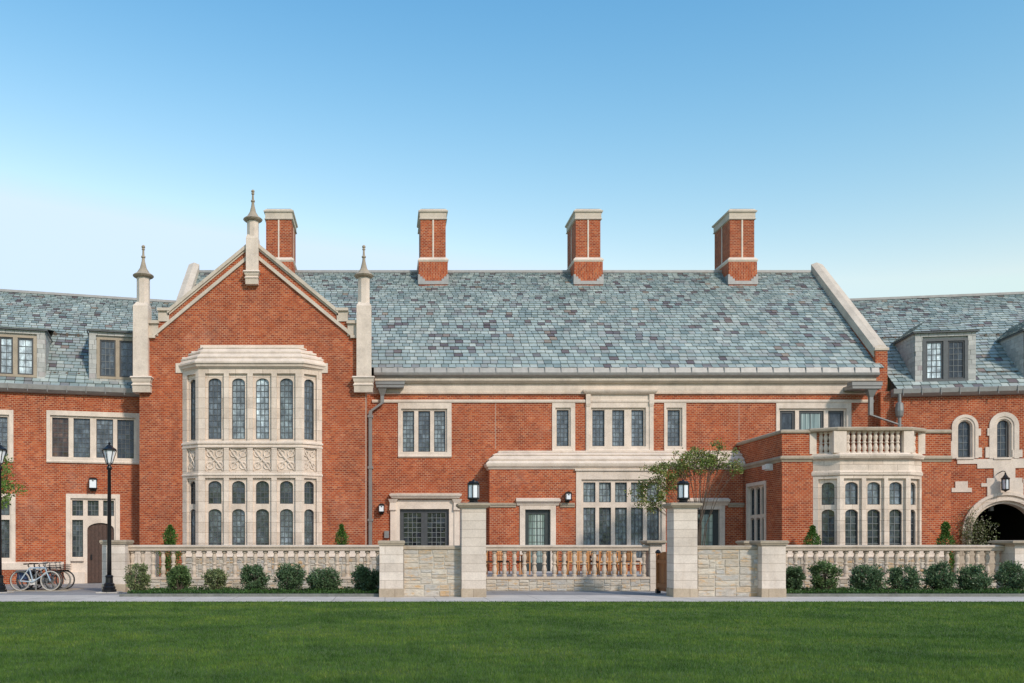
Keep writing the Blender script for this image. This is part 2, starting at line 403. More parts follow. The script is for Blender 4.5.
def window(root, pl, box, cols, rows, glass='glass', proud=.035, stone='stone_plain', margin=3.0, extra=None, label=None, hole=True, skip=(), rise=0, outer=True, back=.05, **kw):
    px0, px1, py0, py1 = box; pc = (px0+px1)/2
    u = pl.u; zz = lambda py: pl.z(pc, py)
    x0, x1, z0, z1 = u(px0), u(px1), zz(py1), zz(py0)
    mb = MB(pl.M); mg = margin*pl.D(pc)/F
    L_ = [(u(a-.45), u(b+.45)) for a, b in cols]; Rr = [(zz(b), zz(a)) for a, b in rows]
    hs = []
    for i, (a, b) in enumerate(L_):
        for j, (c, d) in enumerate(Rr):
            if (i, j) in skip: continue
            hs.append((a, b, c, d, rise))
    ox0, ox1 = L_[0][0]-mg*.55, L_[-1][1]+mg*.55; oz0, oz1 = Rr[-1][0]-.02, Rr[0][1]+mg*.7
    mb.panel(x0, x1, z0, z1, [(ox0, ox1, oz0, oz1, 0)], -proud, back)
    mb.panel(ox0, ox1, oz0, oz1, hs, back, .2)
    if extra: extra(mb, x0, x1, z0, z1)
    w = mb.build('window', stone, root)
    if label: w['label'] = label
    sb = MB(pl.M); sb.loft([[(x0, -proud-.02, z0-.06), (x1, -proud-.02, z0-.06), (x1, .02, z0-.06), (x0, .02, z0-.06)],
        [(x0, -proud-.04, z0), (x1, -proud-.04, z0), (x1, .02, z0), (x0, .02, z0)], [(x0+.02, -proud, z0+.05), (x1-.02, -proud, z0+.05), (x1-.02, .02, z0+.05), (x0+.02, .02, z0+.05)]])
    sb.build('sill', stone, w)
    for k, (a, b, c, d, r) in enumerate(hs):
        g = glass if isinstance(glass, str) else glass[k % len(glass)]
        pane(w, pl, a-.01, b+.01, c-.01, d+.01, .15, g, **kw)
    if hole: pl.holes.append((x0+.03, x1-.03, z0+.02, z1-.02, 0))
    return w

# ================================================================== THE BUILDING
DG, DM, DP, DB = 37.0, 38.6, 37.9, 34.3
bld = thing('college_building', 'long red brick college building with cream stone trim, slate roofs and four chimneys', 'building', (5, 40, 0))
PG, PM, PP, PB = fr(DG), fr(DM), fr(DP), fr(DB)
GX0, GX1 = X(139.5, DG), X(366.5, DG); GC = (GX0+GX1)/2
th = R(14.5)
PLW = Pl(-10.2-13*math.cos(th), 38.05-13*math.sin(th), -10.2, 38.05)        # left wing wall
tr_ = R(9)
PRW = Pl(21.25, 38.1, 21.25+14*math.cos(tr_), 38.1-14*math.sin(tr_))          # right wing wall

# ---- slates
def slates(mb, A, B, C, D_, width=.31, expo=.205, off=0):
    """A,B eave left/right, C,D_ ridge right/left; each slate its own little slab"""
    A, B, C, D_ = map(Vector, (A, B, C, D_))
    up = (((D_+C)/2)-((A+B)/2)); up = up if up.length else Vector((0, 0, 1)); Ln = up.length
    n = (B-A).cross(D_-A).normalized(); rows = max(1, round(Ln/expo)); gr = .42 if Ln > 5 else 0; G_ = lambda t: (1+gr)*t-gr*t*t
    mb.cur = 1; mb.add([tuple(A-n*.02), tuple(B-n*.02), tuple(C-n*.02), tuple(D_-n*.02)], [(0, 1, 2, 3)]); mb.cur = 0
    for r in range(rows):
        t0, t1 = G_(r/rows), min(1, G_(min(1, (r+1)/rows))+.0025)
        l0, r0 = A.lerp(D_, t0), B.lerp(C, t0); l1, r1 = A.lerp(D_, t1), B.lerp(C, t1)
        w0 = (r0-l0).length
        if w0 < .05: continue
        e = (r0-l0).normalized(); x = -rnd.uniform(0, width) if r % 2 else -rnd.uniform(0, width)*.5
        while x < w0:
            w = width*rnd.uniform(.85, 1.15)*(1.12-.3*t0*(gr > 0)); a = max(0, x+.011); b = min(w0, x+w-.011); x += w
            if b-a < .04: continue
            def at(q, top):
                if not top: return l0+e*q
                base = l0+e*q
                d = (l1-l0).dot(e); lw = (r1-l1).length
                qq = max(0, min(lw, q-d)); return l1+e*qq
            h = .042+rnd.uniform(-.008, .012); jt = rnd.uniform(-.012, .012)
            dn = (l0-l1).normalized()*jt
            p0, p1 = at(a, 0)+dn, at(b, 0)+dn; q0, q1 = at(a, 1), at(b, 1)
            mb.add([tuple(p0+n*h), tuple(p1+n*(h+rnd.uniform(-.005, .005))), tuple(q1+n*.004), tuple(q0+n*.004), tuple(p0+n*.012), tuple(p1+n*.012)],
                   [(0, 1, 2, 3), (4, 5, 1, 0), (4, 0, 3), (1, 5, 2)])

# ---- main range
ME0 = DM-.35; zE = Z(368, ME0); RD = 44.17; zR = Z(272.5, RD)
MX0, MX1 = -9.2, 21.2
roofM = MB(); slates(roofM, (MX0, ME0, zE), (MX1, ME0, zE), (MX1, RD, zR), (MX0, RD, zR))
rf = roofM.build('roof', ['slate', 'slate_under'], bld); rf['label'] = 'steep slate roof of the central range'
mb = MB(); mb.add([(MX0, RD, zR), (MX1, RD, zR), (MX1, 50, zE), (MX0, 50, zE)], [(0, 1, 2, 3)])
mb.box(MX0, MX1, RD-.1, RD+.1, zR-.03, zR+.09); mb.build('ridge_cap', 'lead', rf)
# gable parapets at both ends of the main roof
def parapet(xa, xb, nm='parapet'):
    m = MB(); y0, y1 = DM-.15, RD
    s_ = 0
    za_, zb_ = Z(346, DM-.15)-.2, Z(263, RD)-.2; zz = lambda y: za_+(y-y0)*(zb_-za_)/(y1-y0)
    P = lambda x, y, dz: (x, y, zz(y)+dz)
    m.loft([[(xa, y0, 0), (xb, y0, 0), (xb, y0, zz(y0)), (xa, y0, zz(y0))], [(xa, y1, 0), (xb, y1, 0), (xb, y1, zz(y1)), (xa, y1, zz(y1))]])
    m.loft([[(xa, y1, 0), (xb, y1, 0), (xb, y1, zz(y1)), (xa, y1, zz(y1))], [(xa, 50, 0), (xb, 50, 0), (xb, 50, zE), (xa, 50, zE)]])
    w = m.build(nm, 'brick', bld)
    c = MB()
    c.loft([[P(xa-.03, y0+.1, -.34), P(xb+.03, y0+.1, -.34), P(xb+.03, y0+.1, .1), P((xa+xb)/2, y0+.1, .17), P(xa-.03, y0+.1, .1)],
            [P(xa-.03, y1+.05, -.34), P(xb+.03, y1+.05, -.34), P(xb+.03, y1+.05, .1), P((xa+xb)/2, y1+.05, .2), P(xa-.02, y1+.05, .1)]])
    c.tier(xa, xb, y0, y0+.3, [(zz(y0)+.0, .0), (zz(y0)+.02, .05), (zz(y0)+.12, .05), (zz(y0)+.17, .0)])
    c.build('coping', 'stone_mid', w)
parapet(X(875.5, DM-.15), X(887.5, DM-.15)); parapet(-9.62, -9.15)

# main wall windows
ml = 'lead_came'
window(bld, PM, (398, 451.5, 402.9, 456), [(403.3, 413.8), (418.8, 429.8), (434.6, 445)], [(410.8, 451.7)], came=ml, glass=['glass_sky', 'glass', 'glass_sky'])
window(bld, PM, (552, 575, 402.9, 450.5), [(557.3, 568.6)], [(409.8, 446)], came=ml)
def hoodC(mb, x0, x1, z0, z1):
    k = DM/F
    mb.tier(x0-.06, x1+.06, -.16, .1, [(z1-.02, -.05), (z1+.03, .02), (z1+.08, .06), (z1+.15, .08), (z1+.17, .02)])
    for a, b in ((x0, x0+.2), (x1-.2, x1)):
        mb.box(a, b, -.12, .0, z1-.42, z1-.0201); mb.loft([[(a+.03, -.08, z1-.55), (b-.03, -.08, z1-.55), (b-.03, 0, z1-.55), (a+.03, 0, z1-.55)], [(a, -.12, z1-.42), (b, -.12, z1-.42), (b, 0, z1-.42), (a, 0, z1-.42)]])
        mb.box(a+.02, b-.05, -.07, 0, z0, z1-.55)
window(bld, PM, (585.5, 653.4, 394, 450.5), [(593, 604.4), (612.9, 624.2), (632.2, 643.6)], [(409.8, 446)], margin=3, extra=hoodC)
window(bld, PM, (664, 686, 402.9, 450.5), [(668.3, 680)], [(409.8, 446)])
window(bld, PM, (776, 851, 402.9, 440), [(780.8, 795.3), (800, 824), (829.2, 844.2)], [(410.5, 434)], glass=['glass_dark', 'curtain', 'glass_dark'], rim=.11, rimmat='frame_metal', came='frame_metal', cell=(.5, .8))

# French doors under a pediment on the main wall
def frenchdoor():
    pl = PM; u = pl.u; z = lambda py: Z(py, DM)
    m = MB(pl.M)
    m.panel(u(395), u(454.5), z(571), z(500), [(u(399.8), u(449), z(571), z(509), 0)], -.05, .2)
    for a, b in ((390.3, 395.4), (454.1, 459.5)):
        m.box(u(a), u(b), -.1, .05, z(571), z(511)); m.tier(u(a), u(b), -.13, .05, [(z(511), 0), (z(510), .04), (z(503), .02), (z(499.2), .1)])
    m.box(u(393), u(457), -.12, .02, z(499.2)-.0, z(499.2)+.03)
    m.tier(u(391.5), u(459), -.22, .1, [(z(499.2)+.03, -.06), (z(498.4), 0), (z(497.6), .02), (z(496), .08), (z(494.3), .1), (z(493.6), .0)])
    d = m.build('door_surround', 'stone_plain', bld)
    lf = MB(pl.M)
    hs = [(u(403.6), u(421.4), z(562), z(512.7), 0), (u(427.5), u(445.5), z(562), z(512.7), 0)]
    lf.panel(u(399.8), u(449), z(571), z(509), hs, .1, .16)
    lf.box(u(424.3), u(424.7), .09, .1, z(571), z(509.5))
    l = lf.build('door', 'frame_metal', d); l['label'] = 'grey framed double doors with small leaded squares'
    for h in hs: pane(l, pl, *h[:4], .13, 'glass_brown', 'came_pale', (.17, .2), .01, 'frame_metal', .02)
    pl.holes.append((u(395.5), u(454), z(571), z(500.5), 0))
frenchdoor()
mb = MB(PM.M); mb.panel(X(360, DM), MX1+.35, 0, zE-.25, PM.holes, 0, .45)
mb.box(MX0, MX1, 10.9, 11.4, 0, zE-.02)
wm = mb.build('wall', 'brick', bld); wm['label'] = 'red brick wall of the central range'
# eaves: lead apron, gutter, cornice, frieze, string courses
def strip(mat, py0, py1, proj, px0=372, px1=876, D=DM, name='string_course', prof=None, parent=None):
    m = MB(fr(D).M); z1, z0 = Z(py0, D-proj), Z(py1, D-proj)
    x0, x1 = X(px0, D), X(px1, D)
    if prof: m.loft([[(x0, 0, z0), (x1, 0, z0)]+[] , ]) if False else None
    h = z1-z0
    m.loft([[(x0, .05, z0), (x0, -proj*.6, z0), (x0, -proj, z0+h*.35), (x0, -proj, z1-h*.15), (x0, -proj*.75, z1), (x0, .05, z1)],
            [(x1, .05, z0), (x1, -proj*.6, z0), (x1, -proj, z0+h*.35), (x1, -proj, z1-h*.15), (x1, -proj*.75, z1), (x1, .05, z1)]])
    return m.build(name, mat, parent or bld)
strip('stone_plain', 382.8, 392.4, .05, name='frieze')
strip('stone_plain', 392.6, 394, .09)
strip('stone_mid', 376.6, 382.6, .26, 372, 873, name='cornice')
strip('stone_plain', 399.6, 402.7, .07)
g = MB(fr(DM).M)
z0, z1 = Z(376.4, DM-.4), Z(372.6, DM-.4); x0, x1 = X(374, DM), X(874.5, DM)
g.loft([[(x, 0, z0), (x, -.3, z0), (x, -.42, z0+.07), (x, -.45, z1), (x, -.36, z1), (x, 0, z1)] for x in (x0, x1)])
g.cur = 1
za, zb = Z(372.4, DM-.4), Z(367, DM-.35)
g.loft([[(x, 0, za-.01), (x, -.40, za-.01), (x, -.36, zb), (x, 0, zb)] for x in (x0, x1)])
for i in range(31):
    xx = x0+(x1-x0)*(i+.5)/31; g.box(xx-.015, xx+.015, -.42, -.37, za, zb-.01)
g.build('gutter', ['lead', 'lead'], bld)

for px, y0_, y1_ in ((495.5, 403, 449), (739, 403, 441)):
    m = MB(PM.M); m.box(X(px, DM)-.007, X(px, DM)+.007, -.003, .01, Z(y1_, DM), Z(y0_, DM)); m.build('expansion_joint', 'mortar', bld)
m = MB(PG.M); m.box(GX1-.035, GX1-.01, -.004, .01, .1, Z(393, DG)); m.build('expansion_joint', 'mortar', bld)
# downpipes
def downpipe(hx0, hx1, hy0, hy1, pts, D, name='downpipe'):
    m = MB(fr(D).M); x0, x1, z0, z1 = X(hx0, D), X(hx1, D), Z(hy1, D), Z(hy0, D)
    c = (X(pts[0][0], D)); s_ = .55
    m.tier(x0+.06, x1-.06, -.36, -.02, [(z0, 0), (z0+.03, .02), (z0+.12, .02), (z0+.15, .05), (z1-.03, .05), (z1, .07)])
    m.loft([[(c-.2, -.34, z0), (c+.2, -.34, z0), (c+.2, -.04, z0), (c-.2, -.04, z0)], [(c-.08, -.25, z0-.3), (c+.08, -.25, z0-.3), (c+.08, -.09, z0-.3), (c-.08, -.09, z0-.3)]])
    for (a, b), (c_, d) in zip(pts, pts[1:]):
        xa, za, xb, zb = X(a, D), Z(b, D), X(c_, D), Z(d, D)
        w = .075
        if abs(xa-xb) < .1: m.box(xb-w, xb+w, -.24, -.1, zb, za)
        else: m.loft([[(xa-w, -.235, za), (xa+w, -.235, za+.0), (xa+w, -.105, za), (xa-w, -.105, za)], [(xb-w, -.235, zb), (xb+w, -.235, zb), (xb+w, -.105, zb), (xb-w, -.105, zb)]])
    return m
dp = downpipe(375.3, 404.7, 382.5, 389.3, [(382.3, 389.3), (382.3, 403.5), (370.5, 412), (370.5, 573)], DM)
for py in (417, 468, 520): dp.box(X(370.5, DM)-.12, X(370.5, DM)+.12, -.26, 0, Z(py, DM)-.05, Z(py, DM)+.05)
dp.build('downpipe', 'zinc', bld)
dp = downpipe(847, 877.5, 383, 390.6, [(868.5, 390), (868.5, 415.5), (899, 426)], 38.0); dp.box(X(850, 38), X(875, 38), -.1, .6, Z(389, 38), Z(385, 38))
dp.build('downpipe', 'zinc', bld)
m = MB(fr(38).M); xx = X(899.5, 37.8)
m.lathe(xx, -.2, [(Z(446, 37.8), .07), (Z(418, 37.8), .07), (Z(416, 37.8), .14), (Z(411, 37.8), .17), (Z(404, 37.8), .15), (Z(402, 37.8), .07), (Z(394, 37.8), .07)], 10)
m.build('downpipe', 'zinc', bld)

# ---- chimneys
DC = 43.3
def chimney(pa, pb):
    x0, x1 = X(pa, DC), X(pb, DC); y0, y1 = DC, DC+2.0; z = lambda py: Z(py, DC)
    m = MB(); m.box(x0, x1, y0, y1, z(262), z(218)); 
    s = m.build('chimney', 'brick_chimney', bld)
    t = MB(); xc = (x0+x1)/2
    t.box(xc-.035, xc+.035, y0-.03, y0, z(258), z(219.5)); t.box(x0-.02, x0, (y0+y1)/2-.04, (y0+y1)/2+.04, z(258), z(219.5)); t.box(x1, x1+.02, (y0+y1)/2-.04, (y0+y1)/2+.04, z(258), z(219.5))
    t.tier(x0, x1, y0, y1, [(z(262.5), .09), (z(261), .13), (z(260), .13), (z(257.6), .03)]); t.build('band', 'stone_plain', s)
    c = MB(); c.tier(x0, x1, y0, y1, [(z(220), .0), (z(219.2), .07), (z(218), .035), (z(213.2), .04), (z(212.3), .10), (z(211), .11), (z(210.8), .06), (z(209.2), .02)]); c.build('cap', 'stone_mid', s)
    c = MB(); c.tier(x0, x1, y0, y1, [(z(209.2), -.02), (z(208.4), -.04)]); c.build('cap_sheet', 'lead_dark', s)
    b = MB(); b.box(x0-.09, x1+.09, y0-.1, y1+.1, 12.5, z(262.4)); b.build('base', 'brick_soldier', s)
    f = MB(); xa, xb = x0-.13, x1+.13; yy = y0-.13
    zb = z(285); f.box(xa, xb, yy, yy+.02, zb, z(281.5))
    for k, w in enumerate((.33, .22, .1)): f.box(xa, xa+w, yy-.001*k, yy+.02, z(281.5-2.1*k), z(279.4-2.1*k)); f.box(xb-w, xb, yy-.001*k, yy+.02, z(281.5-2.1*k), z(279.4-2.1*k))
    f.box(xa, xa+.03, yy+.001, y1, zb, z(275)); f.box(xb-.03, xb, yy+.001, y1, zb, z(275)); f.build('flashing', 'lead', s)
for a, b in ((266, 291.5), (420.6, 445.7), (575.8, 600.4), (729.8, 754.3)): chimney(a, b)

# ---- gable wing
zc = lambda py: Z(py, DG)
sl = (zc(246)-zc(309))/(X(168.8, DG)-X(245, DG))*-1     # slope of the rake
def rake(x): return zc(246)-.12+(abs(X(245, DG)-GC)-abs(x-GC))*sl*1.0
sg = abs(sl)
def top_z(x, dz=0):
    return zc(239.5)+dz-abs(x-GC)*sg
gz_end = zc(321)
wall_top = lambda x: max(min(top_z(x, -.15), 99), gz_end-1.0)
m = MB(PG.M)
m.panel(GX0, GX1, 0, 0, [(-8.2, -2.7, .01, Z(372, DG), 0)], 0, .45, ztop=wall_top, xb=(GC, GC-3.6, GC+3.6, GC-4.4, GC+4.4))
m.box(GX0, GX0+.4, .45, 1.5, 0, gz_end-1.0); m.box(GX1-.4, GX1, .45, 1.6, 0, gz_end-1.0)
wg = m.build('gable_wall', 'brick', bld); wg['label'] = 'tall gabled brick wall behind the two-storey stone bay'
# gable roof running back into the main roof
m = MB(); zg = top_z(GC, -.55)
for sgn in (-1, 1):
    xo = GX0+.2 if sgn < 0 else GX1-.2
    zo = zg-abs(xo-GC)*sg*.98
    pts = ((xo, DG+.4, zo), (GC, DG+.4, zg), (GC, RD-.6, zg), (xo, RD-.6, zo))
    if sgn < 0: slates(m, (xo, RD-.6, zo), (xo, DG+.4, zo), (GC, DG+.4, zg), (GC, RD-.6, zg))
    else: slates(m, (xo, DG+.4, zo), (xo, RD-.6, zo), (GC, RD-.6, zg), (GC, DG+.4, zg))
m.build('roof', ['slate', 'slate_under'], bld)
# copings: outer rake, inner rake band
def raked(mb, x0, x1, dz0, dz1, y0, y1):
    for s_ in (-1, 1):
        a, b = GC+s_*x0, GC+s_*x1
        mb.loft([[(a, y0, top_z(a, dz0)), (a, y1, top_z(a, dz0)), (a, y1, top_z(a, dz1)), (a, y0, top_z(a, dz1))],
                 [(b, y0, top_z(b, dz0)), (b, y1, top_z(b, dz0)), (b, y1, top_z(b, dz1)), (b, y0, top_z(b, dz1))]])
m = MB(PG.M)
raked(m, .15, 3.5, -.17, .0, -.12, .55); raked(m, .15, 3.5, -.26, -.17, -.05, .5)
inner = zc(335.5)-(top_z(X(155.6, DG)))
raked(m, .12, X(352.5, DG)-GC, inner-.02, inner+.15, -.09, .0)
for s_ in (-1, 1):
    def B(pa, pb, ya, yb, pr, mm=m):
        a, b = X(pa, DG), X(pb, DG)
        if s_ < 0: a, b = 2*GC-b, 2*GC-a
        mm.box(a, b, -pr, .5, zc(yb), zc(ya))
    B(335.8, 348.2, 308.4, 311.2, .14); B(336.8, 347.6, 311.2, 321.5, .05)
    B(346.6, 358.5, 321, 324, .141); B(347.6, 358, 324, 335.8, .051)
    B(350.5, 358.2, 335.8, 338.4, .12)
m.build('coping', 'stone_mid', bld)
# pinnacles
def finial(m, cx, cy, zb, zt, r):
    h = zt-zb
    prof = [(0, r*.62), (.03, r*1.15), (.07, r*1.3), (.11, r*1.12), (.16, r*.78), (.3, r*.42), (.5, r*.22), (.6, r*.17), (.62, r*.27), (.66, r*.27), (.68, r*.15), (.84, r*.12), (.85, r*.2), (.88, r*.2), (.9, r*.13), (.93, r*.24), (.97, r*.2), (1, .01)]
    m.lathe(cx, cy, [(zb+h*t, q) for t, q in prof], 12)
def pinnacle(pa, pb, qa, qb, ytop_low, yring, ytip, ybot, corb, cx_y):
    z = zc; xa, xb = X(pa, DG), X(pb, DG); cx = (X(qa, DG)+X(qb, DG))/2; w = (xb-xa)/2; r = (X(qb, DG)-X(qa, DG))/2
    cy = DG+cx_y; c2 = (xa+xb)/2
    m = MB(); m.box(xa, xb, cy-w, cy+w, z(ybot), z(ytop_low+4))
    m.loft([[(c2-w, cy-w, z(ytop_low+4)), (c2+w, cy-w, z(ytop_low+4)), (c2+w, cy+w, z(ytop_low+4)), (c2-w, cy+w, z(ytop_low+4))],
            [(cx-r*.9, cy-r*.9, z(ytop_low)), (cx+r*.9, cy-r*.9, z(ytop_low)), (cx+r*.9, cy+r*.9, z(ytop_low)), (cx-r*.9, cy+r*.9, z(ytop_low))]])
    m.lathe(cx, cy, [(z(ytop_low+3), r*1.08), (z(yring), r*1.08)], 8, math.pi/8)
    p = m.build('pinnacle', 'stone_plain', bld)
    m = MB(); finial(m, cx, cy, z(yring), z(ytip), r*1.35); m.build('finial', 'stone_dark', p)
    m = MB(); ca, cb, c0, c1 = corb; m.loft([[(X(ca, DG)+.07, cy-w*.9, z(c1)), (X(cb, DG)-.07, cy-w*.9, z(c1)), (X(cb, DG)-.07, cy+w, z(c1)), (X(ca, DG)+.07, cy+w, z(c1))]]+
        [[(X(ca, DG)+q, cy-w-.1+q, z(t)), (X(cb, DG)-q, cy-w-.1+q, z(t)), (X(cb, DG)-q, cy+w, z(t)), (X(ca, DG)+q, cy+w, z(t))] for t, q in ((c0+(c1-c0)*.62, .07), (c0+(c1-c0)*.55, .03), (c0+(c1-c0)*.42, .09), (c0+(c1-c0)*.3, .05), (c0+1.6, .02), (c0+1.4, -.02), (c0, .01))])
    m.build('corbel', 'stone_plain', p)
pinnacle(134.6, 149.4, 137, 149, 303, 278, 244.5, 378, (132.5, 153.5, 377.5, 393), .05)
pinnacle(356.7, 371.4, 358, 369.6, 303, 278, 244.5, 378, (352.5, 374.5, 377.5, 393), .05)
pinnacle(246.8, 259, 247.3, 258.5, 236, 222, 189.5, 273.5, (244.6, 260.6, 272.6, 285.5), .0)

# ---- two-storey stone bay on the gable wall
def bay(A, B, C, D4, zbot, ztop, faces, panels, roofprof, offs, parent_name='bay_window', mat='stone', label=None):
    """canted bay: faces = list of (plane, inset holes, arched holes)"""
    m = MB()
    for pl, big, small in faces:
        m.M = pl.M; m.panel(0, pl.len, zbot, ztop, big, 0, .1); m.panel(.001, pl.len-.001, zbot, ztop-.01, small, .1, .24, sides=False)
    m.M = Matrix()
    # cores to close the corners
    w = m.build(parent_name, mat, bld)
    if label: w['label'] = label
    return w
A_, B_, C_, E_ = (-8.325, DG), (-7.545, 36.4), (-3.37, 36.4), (-2.59, DG)
pls = [Pl(*A_, *B_), Pl(*B_, *C_), Pl(*C_, *E_)]
colsF = [(208.3, 221.5), (232, 245), (255.9, 269), (279.9, 293)]
cols3 = [[(189.8, 196.2)], colsF, [(304.3, 314)]]
rowsB = [(378.3, 439), (481, 503.8), (509, 560)]
faces = []
zt = Z(368.5, 36.6)
for pl, cols in zip(pls, cols3):
    big, small = [], []
    fr_ = pl is pls[1]
    for a, b in cols:
        ua, ub = pl.u(a, .1), pl.u(b, .1)
        pc = (a+b)/2; z = lambda py: Z(py, 36.5)
        ua = max(ua, .12); ub = min(ub, pl.len-.12); mgx = .11 if fr_ else .07
        big += [(ua-mgx, ub+mgx, z(441), z(373.8), 0), (ua-mgx, ub+mgx, z(471.6), z(447.4), 0), (ua-mgx, ub+mgx, z(561), z(478), 0)]
        for r0, r1 in rowsB: small.append((ua, ub, z(r1), z(r0), .19 if fr_ else .17))
    faces.append((pl, big, small))
bw = bay(A_, B_, C_, E_, 0, zt, faces, None, None, None, label='two-storey cream stone bay with arched leaded windows and carved panels')
for pl, big, small in faces:
    for k, h in enumerate(small):
        gl = ['glass_dark', 'glass_dark', 'glass'][0 if k % 3 else 2]
        if pl is pls[1] and k % 3 == 0: gl = ['glass', 'glass_sky', 'glass_bright', 'glass_sky'][k//3]
        if k % 3 == 2: gl = 'glass'
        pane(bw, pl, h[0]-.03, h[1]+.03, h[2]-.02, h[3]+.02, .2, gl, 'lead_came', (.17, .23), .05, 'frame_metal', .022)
# carved panels
for pl, big, small in faces:
    for h in big[1::3]:
        t = MB(pl.M); a, b, c, d = h[:4]; w = b-a; hh = d-c
        nx = 2 if w > .5 else 1
        for i in range(nx):
            for j in range(2):
                cx = a+w*(i+.5)/nx; cz = c+hh*(j+.5)/2; rr = min(w/nx, hh/2)*.36
                t.ring((cx, .085, cz), rr, .03, 'y', 16, 5)
        t.tube([(a+.03, .085, d-.03), (a+w*.35, .07, c+hh*.62), (a+w*.65, .07, c+hh*.38), (b-.03, .085, c+.03)], .035, 5)
        t.tube([(a+.03, .085, c+.03), (a+w*.35, .07, c+hh*.38), (a+w*.65, .07, c+hh*.62), (b-.03, .085, d-.03)], .03, 5)
        t.build('carved_panel', 'stone_plain', bw)
def foot(A, B, C, E, o, z, yw):
    oa = o if o > -.05 else o*2.5
    return [(A[0]-oa, A[1], z), (B[0]-o*.55, B[1]-o, z), (C[0]+o*.55, C[1]-o, z), (E[0]+oa, E[1], z), (E[0]+oa, E[1]+.02, z), (A[0]-oa, A[1]+.02, z)]
m = MB(); z = lambda py: Z(py, 36.5)
prof = [(369, .02), (367.8, .06), (367.2, .12), (365.4, .14), (364.2, .2), (362.6, .2), (358.6, .03), (358.4, .06), (357, .06), (353.0, -.12), (352.8, -.09), (351.4, -.09), (347.6, -.28), (347.4, -.25), (346.2, -.25), (345.3, -.42)]
m.loft([foot(A_, B_, C_, E_, o, z(py), DG) for py, o in prof]); m.build('cornice', 'stone_plain', bw)
for py, pj in ((443, .05), (474.5, .035), (446.6, .03)):
    mm = MB(); mm.loft([foot(A_, B_, C_, E_, o, Z(py, 36.5)+dz, DG) for dz, o in ((-.05, -.02), (-.04, pj), (.02, pj), (.06, -.02))]); mm.build('sill', 'stone_plain', bw)
m = MB(PG.M)
for k, (a, b, c, d) in enumerate(((200.4, 303.8, 345.2, 351.2), (191.6, 312.5, 351.2, 357.2), (182.3, 321.7, 357.2, 363.4), (175.8, 327.8, 363.4, 373))):
    m.box(X(a, DG), X(b, DG), -.035, .02, zc(d), zc(c))
m.build('stepped_backing', 'stone_plain', bw)

# ---- low stone-capped projection with door, great window, door
LX0, LX1 = X(489.5, DP), 15.1
# great window
lab = lambda mb, x0, x1, z0, z1: mb.box(x0-.06, x1+.06, -.1, .0, z1-.01, z1+.06)
window(bld, PP, (576, 665.5, 470.6, 563), [(584, 595.3), (599.8, 610.9), (615.8, 626.8), (631.8, 643), (647.8, 659)], [(482.3, 502.2), (507.5, 558)], glass=['glass_sky', 'glass'], margin=4, extra=lab, label='great ten-light leaded window', cell=(.16, .25))
def small_door(pc, half_out=18, half_in=12.7):
    u, z = PP.u, (lambda py: Z(py, DP)); m = MB(PP.M)
    a, b = u(pc-half_out), u(pc+half_out)
    m.panel(a, b, .5, z(505.5), [(u(pc-half_in), u(pc+half_in), .5, z(509.5), 0)], -.05, .2)
    m.loft([[(a-.12, -.06, z(505.5)), (b+.12, -.06, z(505.5)), (b+.12, .05, z(505.5)), (a-.12, .05, z(505.5))], [(a-.14, -.1, z(503.4)), (b+.14, -.1, z(503.4)), (b+.14, .05, z(503.4)), (a-.14, .05, z(503.4))],
            [(a-.17, -.2, z(501.5)), (b+.17, -.2, z(501.5)), (b+.17, .05, z(501.5)), (a-.17, .05, z(501.5))], [(a-.17, -.2, z(499.6)), (b+.17, -.2, z(499.6)), (b+.17, .05, z(499.6)), (a-.17, .05, z(499.6))], [(a-.15, -.02, z(498)), (b+.15, -.02, z(498)), (b+.15, .05, z(498)), (a-.15, .05, z(498))]])
    d = m.build('door_surround', 'stone_plain', bld)
    l = MB(PP.M); h = (u(pc-half_in+3.9), u(pc+half_in-5), z(563), z(514), 0)
    l.panel(u(pc-half_in), u(pc+half_in), .5, z(509.5), [h], .1, .16)
    ll = l.build('door', 'frame_dark', d)
    pane(ll, PP, *h[:4], .14, 'curtain', 'lead_came', (.17, .28), .01, 'frame_dark', .015)
    PP.holes.append((a+.02, b-.02, .5, z(506), 0))
small_door(537.7); small_door(706.5)
m = MB(PP.M); m.panel(LX0, LX1, 0, Z(466, DP), PP.holes, 0, .45); m.box(LX0, LX0+.4, .45, .7, 0, Z(466, DP))
w = m.build('wall', 'brick', bld); w['label'] = 'lower brick wall below the sloping stone ledge'
m = MB(); zz = lambda py: Z(py, DP)
xa, xb, ya = LX0, LX1+.02, DP
def lp(z, o, oy=None): oy = o if oy is None else oy; return [(xa-o, ya-oy, z), (xb, ya-oy, z), (xb, DM+.01, z), (xa-o, DM+.01, z)]
zlo = lambda py, o: Z(py, DP-o)
m.loft([lp(zlo(470, 0), -.02), lp(zlo(468.6, .05), .05), lp(zlo(467.2, .05), .06), lp(zlo(466.4, .12), .12), lp(zlo(464.4, .16), .15), lp(zlo(463, .16), .16),
        lp(Z(460.2, DP), .0), lp(Z(459.9, DP), .035), lp(Z(458.8, DP), .035), lp(Z(455.6, DP+.25), -.22), lp(Z(455.4, DP+.25), -.18), lp(Z(454.4, DP+.25), -.18), lp(Z(452.4, DP+.5), -.46), lp(Z(452.2, DP+.5), -.43), lp(Z(451, DM-.2), -.43), lp(Z(450.8, DM), -.62)])
m.build('ledge', 'stone_plain', bld)
